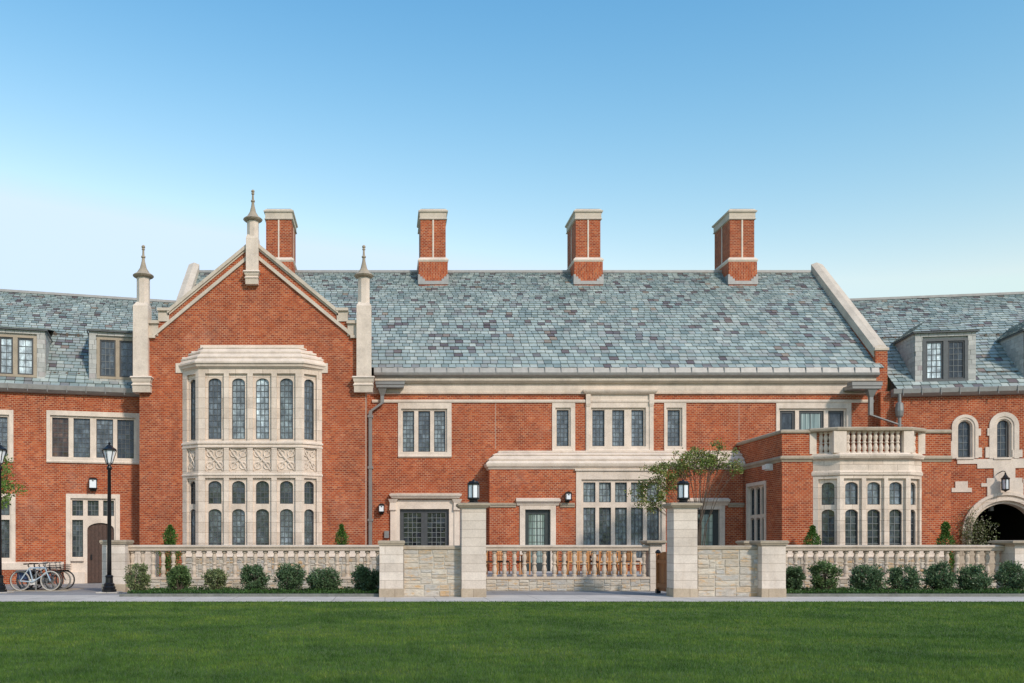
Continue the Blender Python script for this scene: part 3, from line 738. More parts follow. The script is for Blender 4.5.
for a, b in ((489.5, 516), (560, 574.5), (728, 743.8)):
    mm = MB(PP.M); x0, x1 = X(a, DP), X(b, DP)
    mm.loft([[(x, .02, Z(507.4, DP)), (x, -.05, Z(507.2, DP)), (x, -.06, Z(505.4, DP)), (x, -.1, Z(504.8, DP)), (x, -.1, Z(503.6, DP)), (x, .02, Z(502.9, DP))] for x in (x0, x1)]); mm.build('string_course', 'stone_dark', bld)

# ---- right block with balcony bay
BX0, BX1 = X(782, DB), X(951, DB)
PS = Pl(BX0, DM, BX0, DB)                       # the side wall that faces left
def usd(D): return DM-D
sm = MB(PS.M); sz = lambda py, D: Z(py, D)
wu0, wu1 = usd(37.6), usd(35.72); wz0, wz1 = 1.15, 4.16
mw = MB(PS.M); lights = []
n3 = 3; inn0, inn1 = wu0+.16, wu1-.16; lw = (inn1-inn0-2*.13)/3
for i in range(3):
    a = inn0+i*(lw+.13)
    lights += [(a, a+lw, wz0+.12, 2.72, .12), (a, a+lw, 2.84, wz1-.2, .12)]
mw.panel(wu0, wu1, wz0, wz1, [(inn0-.05, inn1+.05, wz0+.1, wz1-.14, 0)], -.05, .06); mw.panel(inn0-.05, inn1+.05, wz0+.1, wz1-.14, lights, .06, .2)
ww = mw.build('window', 'stone_plain', bld); ww['label'] = 'six-light stone window on the wall turned to the left'
for h in lights: pane(ww, PS, h[0]-.02, h[1]+.02, h[2]-.02, h[3]+.02, .17, 'glass_dark')
sm.panel(0, DM-DB-.004, 0, 5.896, [(wu0+.03, wu1-.03, wz0+.03, wz1-.03, 0)], 0, .4, sides=False)
sm.M = PB.M; sm.panel(BX0, BX1, 0, 5.9, [(16.4, 20.36, .01, 4.3, 0)], 0, .4, sides=False); sm.box(BX1-.4, BX1, .4, 4.2, 0, 5.9)
w = sm.build('wall', 'brick', bld); w['label'] = 'brick walls of the flat-roofed block below the balcony'
m = MB(); m.box(BX0+.1, BX1-.1, DB+.1, DM+.05, 5.1, 5.2); m.build('flat_roof', 'lead', bld)
def ringcourse(zb, prof, nm, mat):
    mm = MB(); m2 = MB()
    mm.loft([[(BX0-o, DB-o, zb+dz), (A2[0], DB-o, zb+dz), (A2[0], DB+.3, zb+dz), (BX0+.3, DB+.3, zb+dz), (BX0+.3, DM+.02, zb+dz), (BX0-o, DM+.02, zb+dz)] for dz, o in prof])
    m2.loft([[(E2[0], DB-o, zb+dz), (BX1, DB-o, zb+dz), (BX1, DB+.3, zb+dz), (E2[0], DB+.3, zb+dz)] for dz, o in prof])
    m2.build(nm, mat, bld); return mm.build(nm, mat, bld)
A2, B2, C2, E2 = (16.31, DB), (17.09, 33.8), (19.67, 33.8), (20.45, DB)
ringcourse(5.85, [(0, .04), (.03, .07), (.1, .07), (.15, .0)], 'coping', 'stone_dark')
ringcourse(Z(462, DB), [(0, .02), (.06, .04), (.12, .1), (.18, .1), (.24, .0)], 'string_course', 'stone_dark')
pls2 = [Pl(*A2, *B2), Pl(*B2, *C2), Pl(*C2, *E2)]
cols3 = [[(821.5, 835)], [(845.2, 858), (867.4, 880.2), (889.4, 902.2)], [(912, 916.5)]]
faces = []
z = lambda py: Z(py, 33.9)
for pl, cols in zip(pls2, cols3):
    big, small = [], []
    for a, b in cols:
        ua, ub = pl.u(a, .1), pl.u(b, .1); ua = max(ua, .2); ub = min(ub, pl.len-.2)
        if ub-ua < .3: ua, ub = pl.len/2-.22, pl.len/2+.22
        big.append((ua-.1, ub+.1, z(560), z(478.5), 0))
        small += [(ua, ub, z(504.6), z(482), .15), (ua, ub, z(558), z(509.3), .15)]
    faces.append((pl, big, small))
b2 = bay(A2, B2, C2, E2, 0, z(474), faces, None, None, None, label='canted stone bay with arched lights carrying a balcony')
for pl, big, small in faces:
    for k, h in enumerate(small):
        pane(b2, pl, h[0]-.03, h[1]+.03, h[2]-.02, h[3]+.02, .2, 'glass' if k % 2 == 0 else 'glass_dark', 'came_pale' if k % 2 else 'lead_came', (.2, .25), .05, 'frame_metal', .022)
m = MB()
m.loft([foot(A2, B2, C2, E2, o, z(py), DB) for py, o in ((476, .0), (474.8, .05), (472.5, .06), (470.8, .02), (470.4, 0), (460.5, 0), (459.6, .04), (458.6, .14), (456.5, .18), (455, .18), (454.2, .05), (453, .02))])
m.build('frieze', 'stone', b2)
bal = newobj('balcony_balustrade', None); bal.parent = bld; ORG[bal.name] = ORG[bld.name].copy(); bal['label'] = 'cream stone balcony balustrade above the right-hand bay'
zb0, zb1 = z(453), z(431.3)
def baluster_prof(z0, z1, r):
    h = z1-z0
    return [(z0, r), (z0+.07*h, r), (z0+.09*h, r*.6), (z0+.16*h, r*.85), (z0+.26*h, r*1.0), (z0+.36*h, r*.8), (z0+.45*h, r*.55), (z0+.48*h, r*.9), (z0+.52*h, r*.9), (z0+.55*h, r*.55), (z0+.66*h, r*.8), (z0+.76*h, r*.95), (z0+.85*h, r*.7), (z0+.91*h, r*.6), (z0+.93*h, r), (z1, r)]
for pl, n, pad in zip(pls2, (3, 10, 3), ((.17, .25), (.27, .22), (.22, .17))):
    a, b = pad[0], pl.len-pad[1]
    for i in range(n):
        uu = a+(b-a)*(i+.5)/n if n > 2 else a+(b-a)*(i+.5)/n
        mm = MB(pl.M); mm.lathe(uu, .17, baluster_prof(zb0, zb1, .088), 8); o = mm.build('baluster', 'stone_plain', bal)
for P_, hw in ((A2, .13), (B2, .24), (C2, .19), (E2, .13)):
    m = MB(); m.box(P_[0]-hw, P_[0]+hw, P_[1]-.02, P_[1]+.34, zb0, zb1+.001); m.build('post', 'stone_plain', bal)
m = MB()
def fo(o, z): return [(A2[0]-.2-o, A2[1]+.36+o*0, z), (A2[0]-.1-o, A2[1]-.02-o, z), (B2[0]-.1-o*.4, B2[1]-.02-o, z), (C2[0]+.1+o*.4, C2[1]-.02-o, z), (E2[0]+.1+o, E2[1]-.02-o, z), (E2[0]+.2+o, E2[1]+.36, z),
    (E2[0]-.1, E2[1]+.36, z), (C2[0]-.1, C2[1]+.36, z), (B2[0]+.1, B2[1]+.36, z), (A2[0]+.1, A2[1]+.36, z)]
m.loft([fo(.0, zb1), fo(.05, zb1+.03), fo(.06, zb1+.1), fo(.02, zb1+.15)]); m.build('rail', 'stone_dark', bal)
m = MB(); m.box(X(767, 35.2)+.0, BX0, 35.0, 35.25, 4.55, 4.8) if False else m.box(BX0-.22, BX0, 35.1, 35.35, Z(470.5, 35.2), Z(464, 35.2)); m.box(BX0-.3, BX0-.12, 35.05, 35.4, Z(469.5, 35.2), Z(465, 35.2)); m.build('flood_light', 'white_box', bld)

# ---- left wing
u, P_ = PLW.u, PLW
zeL = 8.12
window(bld, PLW, (46.5, 139.5, 411.8, 462), [(52.4, 68), (73.8, 89.6), (96.7, 112.6), (117.6, 133.4)], [(418.6, 457.5)], glass=['glass_red', 'glass', 'glass', 'glass_dark'], margin=3)
window(bld, PLW, (-50, 13.5, 409, 460), [(-43, -29), (-24, -10), (-8.5, 7)], [(416, 455.5)])
window(bld, PLW, (-50, 15.6, 493.5, 563), [(-44, -30), (-26, -12), (-6.5, 9)], [(499, 515), (519.5, 558)], glass='glass_dark')
# door with transom lights
def side_door():
    pl = PLW; pc = 93; z = lambda py: pl.z(pc, py); uu = pl.u; m = MB(pl.M)
    hs = [(uu(72), uu(83), z(515.8), z(500.4), 0), (uu(87.5), uu(98.6), z(515.8), z(500.4), 0), (uu(103), uu(114), z(515.8), z(500.4), 0), (uu(72), uu(83), z(557), z(519.9), 0)]
    dh = (uu(87.2), uu(114), 0, z(522.8), .28)
    m.panel(uu(66), uu(120), 0, z(494), [(uu(70.5), uu(115.5), 0 if 0 else .0, z(498.4), 0)], -.035, .05)
    m.panel(uu(70.5), uu(115.5), .0, z(498.4), hs+[dh], .05, .2)
    m.box(uu(70.5), uu(84), -.06, .06, z(561), z(558))
    m.box(uu(64), uu(85), -.1, .05, 0, z(572))
    d = m.build('door_surround', 'stone_plain', bld)
    dd = MB(pl.M)
    n = 7; a, b = dh[0]-.01, dh[1]+.01
    for i in range(n): dd.box(a+(b-a)*i/n+.006, a+(b-a)*(i+1)/n-.006, .13, .18, .02, dh[3]+.02)
    dd.box(a, b, .16, .19, .02, dh[3]+.02)
    ld = dd.build('door', 'oak', d); ld['label'] = 'arched dark oak door'
    hd = MB(pl.M); hd.box(a+.14, a+.2, .08, .13, 1.0, 1.2); hd.build('handle', 'iron', ld)
    for h in hs: pane(d, pl, h[0]-.01, h[1]+.01, h[2]-.01, h[3]+.01, .15, 'glass_dark', 'came_pale', (.15, .22))
    pl.holes.append((uu(66)+.02, uu(120)-.02, 0, z(494.5), 0))
side_door()
m = MB(PLW.M); m.panel(-1, 13.6, 0, zeL-.05, PLW.holes, 0, .45); m.box(-1, 13.6, 10, 10.4, 0, zeL-.05)
w = m.build('wall', 'brick', bld); w['label'] = 'brick wall of the left wing with a side door'
m = MB(PLW.M)
za, zb = PLW.z(40, 569.5), PLW.z(40, 563)
for a, b in ((-1, PLW.u(64)),): m.loft([[(a, .02, za), (b, .02, za), (b, .02, zb+.04), (a, .02, zb+.04)][:0] or [(a, .02, za), (a, -.08, za), (a, -.09, zb), (a, .02, zb+.05)], [(b, .02, za), (b, -.08, za), (b, -.09, zb), (b, .02, zb+.05)]])
m.build('water_table', 'stone_plain', bld)
m = MB(PLW.M); m.box(-1, PLW.u(64)-.0, -.06, .02, 0, za-.0); m.build('plinth', 'brick', bld)

def gutter_wing(pl, x0, x1, ze, zofs=0):
    g = MB(pl.M)
    g.loft([[(x, .02, ze-.33), (x, -.14, ze-.31), (x, -.30, ze-.2), (x, -.34, ze-.02), (x, -.3, ze), (x, .02, ze)] for x in (x0, x1)])
    g.cur = 1
    nn = int((x1-x0)/.72)
    for i in range(nn): xx = x0+(x1-x0)*(i+.5)/nn; g.box(xx-.012, xx+.012, -.36, -.02, ze-.08, ze+.008); g.box(xx-.012, xx+.012, -.35, -.30, ze-.3, ze+.0)
    g.build('gutter', ['lead', 'zinc'], bld)
def wing_roof(pl, x0, x1, ze, run, zr, clipx=None, xr1=None, xr0=None, label=None):
    m = MB(pl.M); xr1 = x1 if xr1 is None else xr1; xr0 = x0 if xr0 is None else xr0
    slates(m, (x0, -.2, ze-.02), (x1, -.2, ze-.02), (xr1, run, zr), (xr0, run, zr))
    r = m.build('roof', ['slate', 'slate_under'], bld); r['label'] = label
    c = MB(pl.M); c.box(xr0, xr1, run-.1, run+.1, zr-.03, zr+.08)
    c.add([(xr0, run, zr), (xr1, run, zr), (x1, run*2, ze), (x0, run*2, ze)], [(0, 1, 2, 3)]); c.build('ridge_cap', 'lead', r)
    return r
gutter_wing(PLW, -1, 13.35, zeL+.04)
# left wing roof stops against the parapet of the main range
def clip_u(pl, Xw, y):          # local x where local depth y meets world x = Xw
    return (Xw-pl.x0+y*pl.s)/pl.c
rl = wing_roof(PLW, -1, clip_u(PLW, -9.62, -.2), zeL+.02, 5.2, 13.3, xr1=clip_u(PLW, -9.62, 5.2), label='slate roof of the left wing')
zeR = 8.12
rr = wing_roof(PRW, clip_u(PRW, 21.55, -.2), 14, zeR+.02, 5.1, 13.3, xr0=clip_u(PRW, 21.55, 5.1), label='slate roof of the right wing')
gutter_wing(PRW, clip_u(PRW, 21.4, 0), 14, zeR+.04)

def dormer(pl, px0, px1, py0, py1, lights, ly0, ly1, glass, ze, hip=True, open_leaf=False, left_side=True):
    yf = .18; uu = lambda p: pl.u(p, yf); pc = (px0+px1)/2; z = lambda p: pl.z(pc, p, yf)
    x0, x1, z0, z1 = uu(px0), uu(px1), ze+.06, z(py0); dep = z1-ze+.4
    hs = [(uu(a), uu(b), z(ly1), z(ly0), 0) for a, b in lights]
    m = MB(pl.M); m.box(x0, x1, yf+.09, dep, z0-.3, z1-.03)
    d = m.build('dormer', 'slate_pale', bld)
    # slate cladding on front and cheeks
    s = MB(pl.M); hx0, hx1, hz0, hz1 = hs[0][0]-.13, hs[-1][1]+.13, hs[0][2]-.1, hs[0][3]+.1
    rows = max(1, round((z1-z0)/.2)); rh = (z1-z0)/rows
    def slab(a, b, c, d_, yy): s.box(a+.005, b-.005, yy+rnd.uniform(-.012, .004), yf+.07, c+.004, d_-.002)
    for r in range(rows):
        c, e = z0+r*rh, z0+(r+1)*rh; x = x0-rnd.uniform(0, .3)
        while x < x1:
            w = rnd.uniform(.28, .42); a, b = max(x0, x), min(x1, x+w); x += w
            if b-a < .04: continue
            segs = [(a, b)]
            if e > hz0+.02 and c < hz1-.02: segs = [(a, min(b, hx0)), (max(a, hx1), b)]
            for q, r_ in segs:
                if r_-q > .03: slab(q, r_, c, e, yf)
        for side, xx in ((-1, x0), (1, x1)):
            y = yf+.07
            while y < dep:
                w = rnd.uniform(.28, .42)
                s.box(xx-.02*(side < 0)-.0, xx+.02*(side > 0), y+.004, min(dep, y+w)-.004, c+.004, e-.002); y += w
    s.build('cladding', 'slate_pale', d)
    f = MB(pl.M); f.panel(hx0, hx1, hz0, hz1, hs, yf-.02, yf+.14); w = f.build('window', 'lead_came' if open_leaf else 'stone_dark', d)
    for k, h in enumerate(hs):
        ob = pane(d, pl, h[0]-.0, h[1]+.0, h[2], h[3], yf+.06, glass[k], 'came_pale' if glass[k] != 'glass_bright' else 'lead_came', (.2, .26), .06, 'frame_metal', .02)
    # roof
    ro = MB(pl.M); o = .1; cx = (x0+x1)/2; zr = z1+.75; ym = .9
    back = zr-ze-.0; bk = dep-.3
    if hip:
        slates(ro, (x0-o, yf-o, z1), (x1+o, yf-o, z1), (cx+.25, yf+ym, zr), (cx-.25, yf+ym, zr), .3, .22)
        slates(ro, (x0-o, bk, z1), (x0-o, yf-o, z1), (cx-.25, yf+ym, zr), (cx-.25, back, zr), .3, .22)
        slates(ro, (x1+o, yf-o, z1), (x1+o, bk, z1), (cx+.25, back, zr), (cx+.25, yf+ym, zr), .3, .22)
        slates(ro, (cx-.25, yf+ym, zr), (cx+.25, yf+ym, zr), (cx+.25, back, zr+.02), (cx-.25, back, zr+.02), .3, .3)
    else:
        slates(ro, (x0-o, yf-o, z1), (x1+o, yf-o, z1), (x1+o, dep+1.0, z1+.78), (x0-o, dep+1.0, z1+.78), .3, .24)
    ro.build('dormer_roof', ['slate', 'slate_under'], d)
    e = MB(pl.M); e.box(x0-o, x1+o, yf-o-.02, yf+.02, z1-.05, z1-.01); e.box(x0-o, x0-o+.04, yf, bk, z1-.05, z1-.01); e.box(x1+o-.04, x1+o, yf, bk, z1-.05, z1-.01); e.build('eave', 'lead_came', d)
    return d
dormer(PLW, -30, 45, 328, 383, [(-20, -4.5), (-.5, 13), (17.6, 33.4)], 337, 374, ['glass_bright']*3, zeL, hip=False)
dormer(PLW, 89, 146, 331.5, 384, [(99.8, 115.6), (119.5, 133.6)], 340.5, 377, ['glass', 'glass'], zeL, hip=False)
dormer(PRW, 915, 976, 331.5, 384, [(926, 943.2), (947.8, 964.6)], 341, 379, ['glass_bright', 'glass_dark'], zeR, open_leaf=True)
dormer(PRW, 1024.5, 1085, 329, 384, [(1034, 1052), (1057, 1075)], 338, 378, ['glass', 'glass'], zeR, open_leaf=True)
# snow guards
def guards(pl, spans, roof, ze):
    for (a, b, py) in spans:
        m = MB(pl.M)
        # depth on a 45 degree slope where this pixel row lies
        y = 0
        for _ in range(30): y = pl.z((a+b)/2, py, y)-ze
        x0, x1 = pl.u(a, y), pl.u(b, y); zz = ze+y+.02
        m.tube([(x0, y-.06, zz+.12), (x1, y-.06, zz+.12)], .018, 5); m.tube([(x0, y-.04, zz+.05), (x1, y-.04, zz+.05)], .018, 5)
        n = max(2, int((x1-x0)/.42))
        for i in range(n): xx = x0+(x1-x0)*(i+.5)/n; m.box(xx-.05, xx+.05, y-.1, y+.1, zz-.02, zz+.16)
        m.build('snow_guard', 'rust', roof)
guards(PLW, [(50, 84, 337.5), (49, 85, 377)], rl, zeL)
guards(PRW, [(878, 900, 341), (979, 1003, 338.5), (981, 1022, 375.5), (889, 912, 378)], rr, zeR)

# ---- right wing wall: arched windows, passage arch
u = PRW.u
def arched(pa, pb, la, lb, ytop, ly, lyb, quoins):
    pc = (la+lb)/2; z = lambda p: PRW.z(pc, p)
    a, b = u(pa), u(pb); r = (b-a)/2; m = MB(PRW.M); cxx = (a+b)/2
    la_, lb_ = u(la), u(lb); lr = (lb_-la_)/2
    zc_ = z(ytop)-r
    # stone surround with round head: strips between outer and inner arcs
    for (ro_, ri, y0, y1) in ((r, lr+.14, -.05, .03), (lr+.14, lr+.05, -.02, .05), (lr+.05, lr, .03, .2)):
        n = 20; zi = z(ly)-lr
        o_ = [(cxx-ro_*math.cos(math.pi*i/n), zi+ro_*math.sin(math.pi*i/n)) for i in range(n+1)]
        i_ = [(cxx-ri*math.cos(math.pi*i/n), zi+ri*math.sin(math.pi*i/n)) for i in range(n+1)]
        o_ = [(cxx-ro_, z(lyb+1))]+o_+[(cxx+ro_, z(lyb+1))]; i_ = [(cxx-ri, z(lyb+1))]+i_+[(cxx+ri, z(lyb+1))]
        for k in range(len(o_)-1):
            p, q, r2, s2 = o_[k], o_[k+1], i_[k+1], i_[k]
            m.add([(p[0], y0, p[1]), (q[0], y0, q[1]), (r2[0], y0, r2[1]), (s2[0], y0, s2[1]), (p[0], y1, p[1]), (q[0], y1, q[1]), (r2[0], y1, r2[1]), (s2[0], y1, s2[1])],
                  [(0, 1, 2, 3), (0, 4, 5, 1), (3, 2, 6, 7)])
    for (qa, qb, qy0, qy1) in quoins: m.box(u(qa), u(qb), -.045, .02, z(qy1), z(qy0))
    m.box(la_-.1, lb_+.1, -.07, .2, z(lyb+1.8), z(lyb))
    w = m.build('window', 'stone_plain', bld); w['label'] = 'round-headed window over the passage arch'
    pane(w, PRW, la_-.01, lb_+.01, z(lyb), z(ly)+.02, .15, 'glass_dark', 'came_pale', (.25, .3), .06, 'frame_metal', .02)
    hh = (la_-.12, lb_+.12, z(lyb+1), z(ly)+.1, lr+.1)
    PRW.holes.append(hh)
arched(951.5, 978, 958.3, 971, 414.8, 421, 457.5, [(949, 955, 441, 457), (975, 980.6, 429, 436), (975, 981.5, 448, 457.5)])
arched(989, 1018.6, 995.9, 1008.5, 414, 420, 457.5, [(987, 993, 428, 435.5), (985, 992, 447, 457.5), (1014, 1018.7, 428, 435.5), (1012, 1022, 450, 457.5)])
ca, ra, ri = u(1005.5), u(1005.5)-u(961.3), u(1005.5)-u(973.2)
zsp = PRW.z(1005, 503.3)-ri
PRW.holes.append((ca-ri-.2, ca+ri+.2, 0, zsp+ri+.2, ri+.2))
m = MB(PRW.M); m.panel(clip_u(PRW, 21.3, 0)-.3, 14, 0, zeR-.02, PRW.holes, 0, .5)
w = m.build('wall', 'brick', bld); w['label'] = 'brick wall of the right wing with the passage arch'
m = MB(PRW.M)
n = 32
for k, (ro_, ri_, y0) in enumerate(((ra, ra-.12, -.10), (ra-.12, ra-.2, -.02), (ra-.2, ra-.34, -.06), (ra-.34, ri, .08))):
    o_ = [(ca-ro_, 0)]+[(ca-ro_*math.cos(math.pi*i/n), zsp+ro_*math.sin(math.pi*i/n)) for i in range(n+1)]+[(ca+ro_, 0)]
    i_ = [(ca-ri_, 0)]+[(ca-ri_*math.cos(math.pi*i/n), zsp+ri_*math.sin(math.pi*i/n)) for i in range(n+1)]+[(ca+ri_, 0)]
    for j in range(len(o_)-1):
        p, q, r2, s2 = o_[j], o_[j+1], i_[j+1], i_[j]
        m.add([(p[0], y0, p[1]), (q[0], y0, q[1]), (r2[0], y0, r2[1]), (s2[0], y0, s2[1]), (p[0], .5, p[1]), (q[0], .5, q[1]), (r2[0], .5, r2[1]), (s2[0], .5, s2[1])], [(0, 1, 2, 3), (0, 4, 5, 1), (3, 2, 6, 7)])
ar = m.build('passage_arch', 'stone', bld)
m = MB(PRW.M)
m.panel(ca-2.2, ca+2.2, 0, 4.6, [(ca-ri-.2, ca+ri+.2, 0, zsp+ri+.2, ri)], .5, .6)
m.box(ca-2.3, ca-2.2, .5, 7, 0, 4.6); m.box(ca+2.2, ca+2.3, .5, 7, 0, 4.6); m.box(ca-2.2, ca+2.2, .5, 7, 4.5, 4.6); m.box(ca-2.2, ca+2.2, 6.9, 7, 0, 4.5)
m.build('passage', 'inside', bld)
m = MB(PRW.M); z = lambda p: PRW.z(1000, p)
for k, (a, b, c, d) in enumerate(((957, 1040, 458.8, 463.5), (977, 1040, 463.5, 468.2), (993.5, 1015, 468.2, 478), (986.5, 1022, 478, 483), (981, 990, 483, 486.5), (987, 1023, 483, 496), (1023, 1040, 479, 483), (955, 967.5, 481, 487.6), (951.3, 971.5, 487.6, 491.8))):
    m.box(u(a), u(b), -.03-.001*k, .01, z(d), z(c))
m.build('stone_dressing', 'stone_plain', bld)

# ================================================================== GARDEN WALLS
def rubble(mb, x0, x1, z0, z1, y, depth=.12, big=.72, tall=.27, seed=1):
    rr = random.Random(seed)
    def split(a, b, c, d):
        w, h = b-a, d-c
        if w > big*rr.uniform(.7, 1.3) and w > h*1.2: t = a+w*rr.uniform(.35, .65); split(a, t, c, d); split(t, b, c, d)
        elif h > tall*rr.uniform(.7, 1.35): t = c+h*rr.uniform(.35, .65); split(a, b, c, t); split(a, b, t, d)
        else:
            g = .006; o = rr.uniform(-.008, .008); e = .014
            mb.cur = 0
            j = [rr.uniform(0, .016) for _ in range(8)]; Q = [(a+g+j[0], c+g+j[1]), (b-g-j[2], c+g+j[3]), (b-g-j[4], d-g-j[5]), (a+g+j[6], d-g-j[7])]
            mb.loft([[(p, y, q) for p, q in Q], [(p, y-.02+o, q) for p, q in Q],
                     [(p+(e if k in (0, 3) else -e), y-.028+o+rr.uniform(-.004, .004), q+(e if k < 2 else -e)) for k, (p, q) in enumerate(Q)]])
    x = x0
    while x < x1-.01:
        w = min(rr.uniform(1.4, 2.4), x1-x); w = x1-x if x1-x-w < .6 else w
        zz = z0
        while zz < z1-.01:
            h = min(rr.uniform(.3, .55), z1-zz); h = z1-zz if z1-zz-h < .14 else h
            split(x, x+w, zz, zz+h); zz += h
        x += w
    mb.cur = 1; mb.box(x0, x1, y-.008, y+depth, z0, z1); mb.cur = 0

DW = 27.8
def rubble_wall(px0, px1, label):
    x0, x1 = X(px0, DW), X(px1, DW)
    t = thing('garden_wall', label, 'wall', ((x0+x1)/2, DW, 0))
    m = MB(); rubble(m, x0, x1, 0, 1.46, DW, .4, seed=int(px0)); m.build('rubble_face', ['rubble', 'mortar'], t)
    m = MB(); m.tier(x0, x1, DW, DW+.4, [(1.46, .0), (1.47, .05), (1.55, .05), (1.585, .0)]); m.build('coping', 'stone_dark', t)
rubble_wall(403.6, 461.5, 'patchwork rubble stone wall panel joining the square pier left of the tall lantern pier')
rubble_wall(697.5, 762, 'patchwork rubble stone wall panel between the right tall lantern pier and the low pier')
def pier(px0, px1, D, depth, ztop, label, capw=.1, cat='pier', base=True, name='stone_pier', group=None):
    x0, x1 = X(px0, D), X(px1, D)
    t = thing(name, label, cat, ((x0+x1)/2, D+depth/2, 0), group=group)
    m = MB(); m.box(x0, x1, D, D+depth, .27 if base else 0, ztop-.14); m.build('shaft', 'stone_pier', t)
    if base:
        m = MB(); m.tier(x0, x1, D, D+depth, [(0, .012), (.26, .012), (.275, .0)]); m.build('base', 'stone_base', t)
    m = MB(); m.tier(x0, x1, D, D+depth, [(ztop-.16, .0), (ztop-.14, capw*.6), (ztop-.1, capw*.7), (ztop-.085, capw), (ztop-.02, capw), (ztop, capw*.4)]); m.build('cap', 'stone_dark', t)
    return t
DPi = 27.45
pier(379.5, 403.3, DPi, .72, 1.6+4.5*DPi/F, 'low square stone pier at the end of the left balustrade', .05)
pier(762, 785.8, DPi, .72, 1.6+4.5*DPi/F, 'low square stone pier at the start of the right balustrade', .07)
tall1 = pier(461.8, 486, DPi, .7, Z(502.7, DPi), 'left of the two tall lantern-topped stone piers', .12, group='tall stone piers')
tall2 = pier(673.8, 697.4, DPi, .68, Z(502.7, DPi), 'right of the two tall lantern-topped stone piers, beside the wooden gate', .12, group='tall stone piers')
pier(650.3, 661.5, 31.2, .6, Z(540.2, 31.2), 'narrow stone pier between central balustrade and wooden gate', .16, base=False)
pier(746, 764, 30.7, .5, Z(540.6, 30.7), 'stone pier half hidden behind the right rubble wall', .12, base=False)
pier(102, 125, 30.5, .8, Z(540, 30.5), 'stone pier beside the black lamp post at the left end of the balustrade', .07)
pier(1015, 1040, 30.4, .8, Z(540.3, 30.4), 'stone pier at the right picture edge in front of the arch', .22)

bal_mesh = {}
def balustrade(px0, px1, D, label, ztop=1.6, xx=None, zb=.5, zr=1.39):
    x0, x1 = (X(px0, D), X(px1, D)) if xx is None else xx
    t = thing('stone_balustrade', label, 'balustrade', ((x0+x1)/2, D, 0))
    m = MB(); rubble(m, x0, x1, 0, zb-.09, D, .35, .55, .2, seed=int(x0*7+50)); m.build('base_wall', ['rubble', 'mortar'], t)
    m = MB(); m.tier(x0, x1, D, D+.35, [(zb-.09, 0), (zb-.08, .04), (zb-.02, .04), (zb, -.03)]); m.build('bottom_rail', 'baluster', t)
    m = MB(); m.tier(x0, x1, D+.02, D+.33, [(zr, -.06), (zr+.02, 0), (zr+.11, .01), (zr+.13, .05), (ztop-.03, .05), (ztop, -.02)]); m.build('top_rail', 'baluster', t)
    n = round((x1-x0)/.353); k = n
    bm = MB(); bm.lathe(0, 0, baluster_prof(zb, zr, .09), 10)
    b0 = bm.build('baluster', 'baluster', t, local=True)
    for i in range(n):
        o = b0 if i == 0 else b0.copy()
        if i: COL.objects.link(o); o.parent = t
        o.location = (x0+(x1-x0)*(i+.5)/n-(x0+x1)/2, .175, 0)
    return t
balustrade(126, 383, 30.9, 'long cream stone balustrade behind the shrubs on the left')
balustrade(0, 0, 30.9, 'long cream stone balustrade behind the shrubs on the right', xx=(X(762, 30.9), X(1016, 30.4)))
balustrade(0, 0, 31.25, 'central stone balustrade screening the terrace furniture', xx=(2.95, X(650.5, 31.25)))
# return walls closing the beds and the terrace
for i, (x0, x1, y0, y1, lb) in enumerate(((.02, .4, 28.17, 30.9, 'short rubble wall running back from the low pier left of the terrace'), (2.45, 2.85, 28.2, 31.6, 'short rubble wall running back from the left tall pier'), (11.6, 12.0, 28.17, 31.1, 'short rubble wall running back from the low pier at the right'))):
    m = MB(); m.box(x0, x1, y0, y1, 0, 1.44); m.tier(x0, x1, y0, y1, [(1.44, 0), (1.45, .03), (1.56, .03)])
    tag(m.build('garden_wall', 'stone_base', loc=((x0+x1)/2, y0, 0)), lb, 'wall')
# inner terrace walls
for px0, px1, D, lb in ((183, 384, 33.6, 'inner rubble wall with cream coping below the two-storey bay'), (770, 944, 32.7, 'inner rubble wall with cream coping below the balcony bay')):
    x0, x1 = X(px0, D), X(px1, D); t = thing('inner_wall', lb, 'wall', ((x0+x1)/2, D, 0))
    m = MB(); rubble(m, x0, x1, 0, 1.14, D, .35, .5, .22, seed=int(px0)+3); m.build('rubble_face', ['rubble', 'mortar'], t)
    m = MB(); m.tier(x0, x1, D, D+.35, [(1.14, .0), (1.15, .06), (1.2, .06), (1.22, .0), (1.42, .0)]); m.build('coping', 'stone_plain', t)
m = MB(); m.box(X(128, 34), X(156, 34), 34, 34.5, 0, 1.38); m.tier(X(128, 34), X(156, 34), 34, 34.5, [(1.38, 0), (1.4, .06), (1.52, .06), (1.56, 0)])
tag(m.build('stone_block', 'stone', loc=(X(142, 34), 34, 0)), 'plain cream stone block wall behind the left end of the balustrade', 'wall')
m = MB(); m.box(X(958, 33.2), X(1030, 33.2), 33.2, 33.5, 0, 1.38)
tag(m.build('cheek_wall', 'stone_base', loc=(X(990, 33.2), 33.2, 0)), 'low stone cheek wall in front of the passage arch', 'wall')

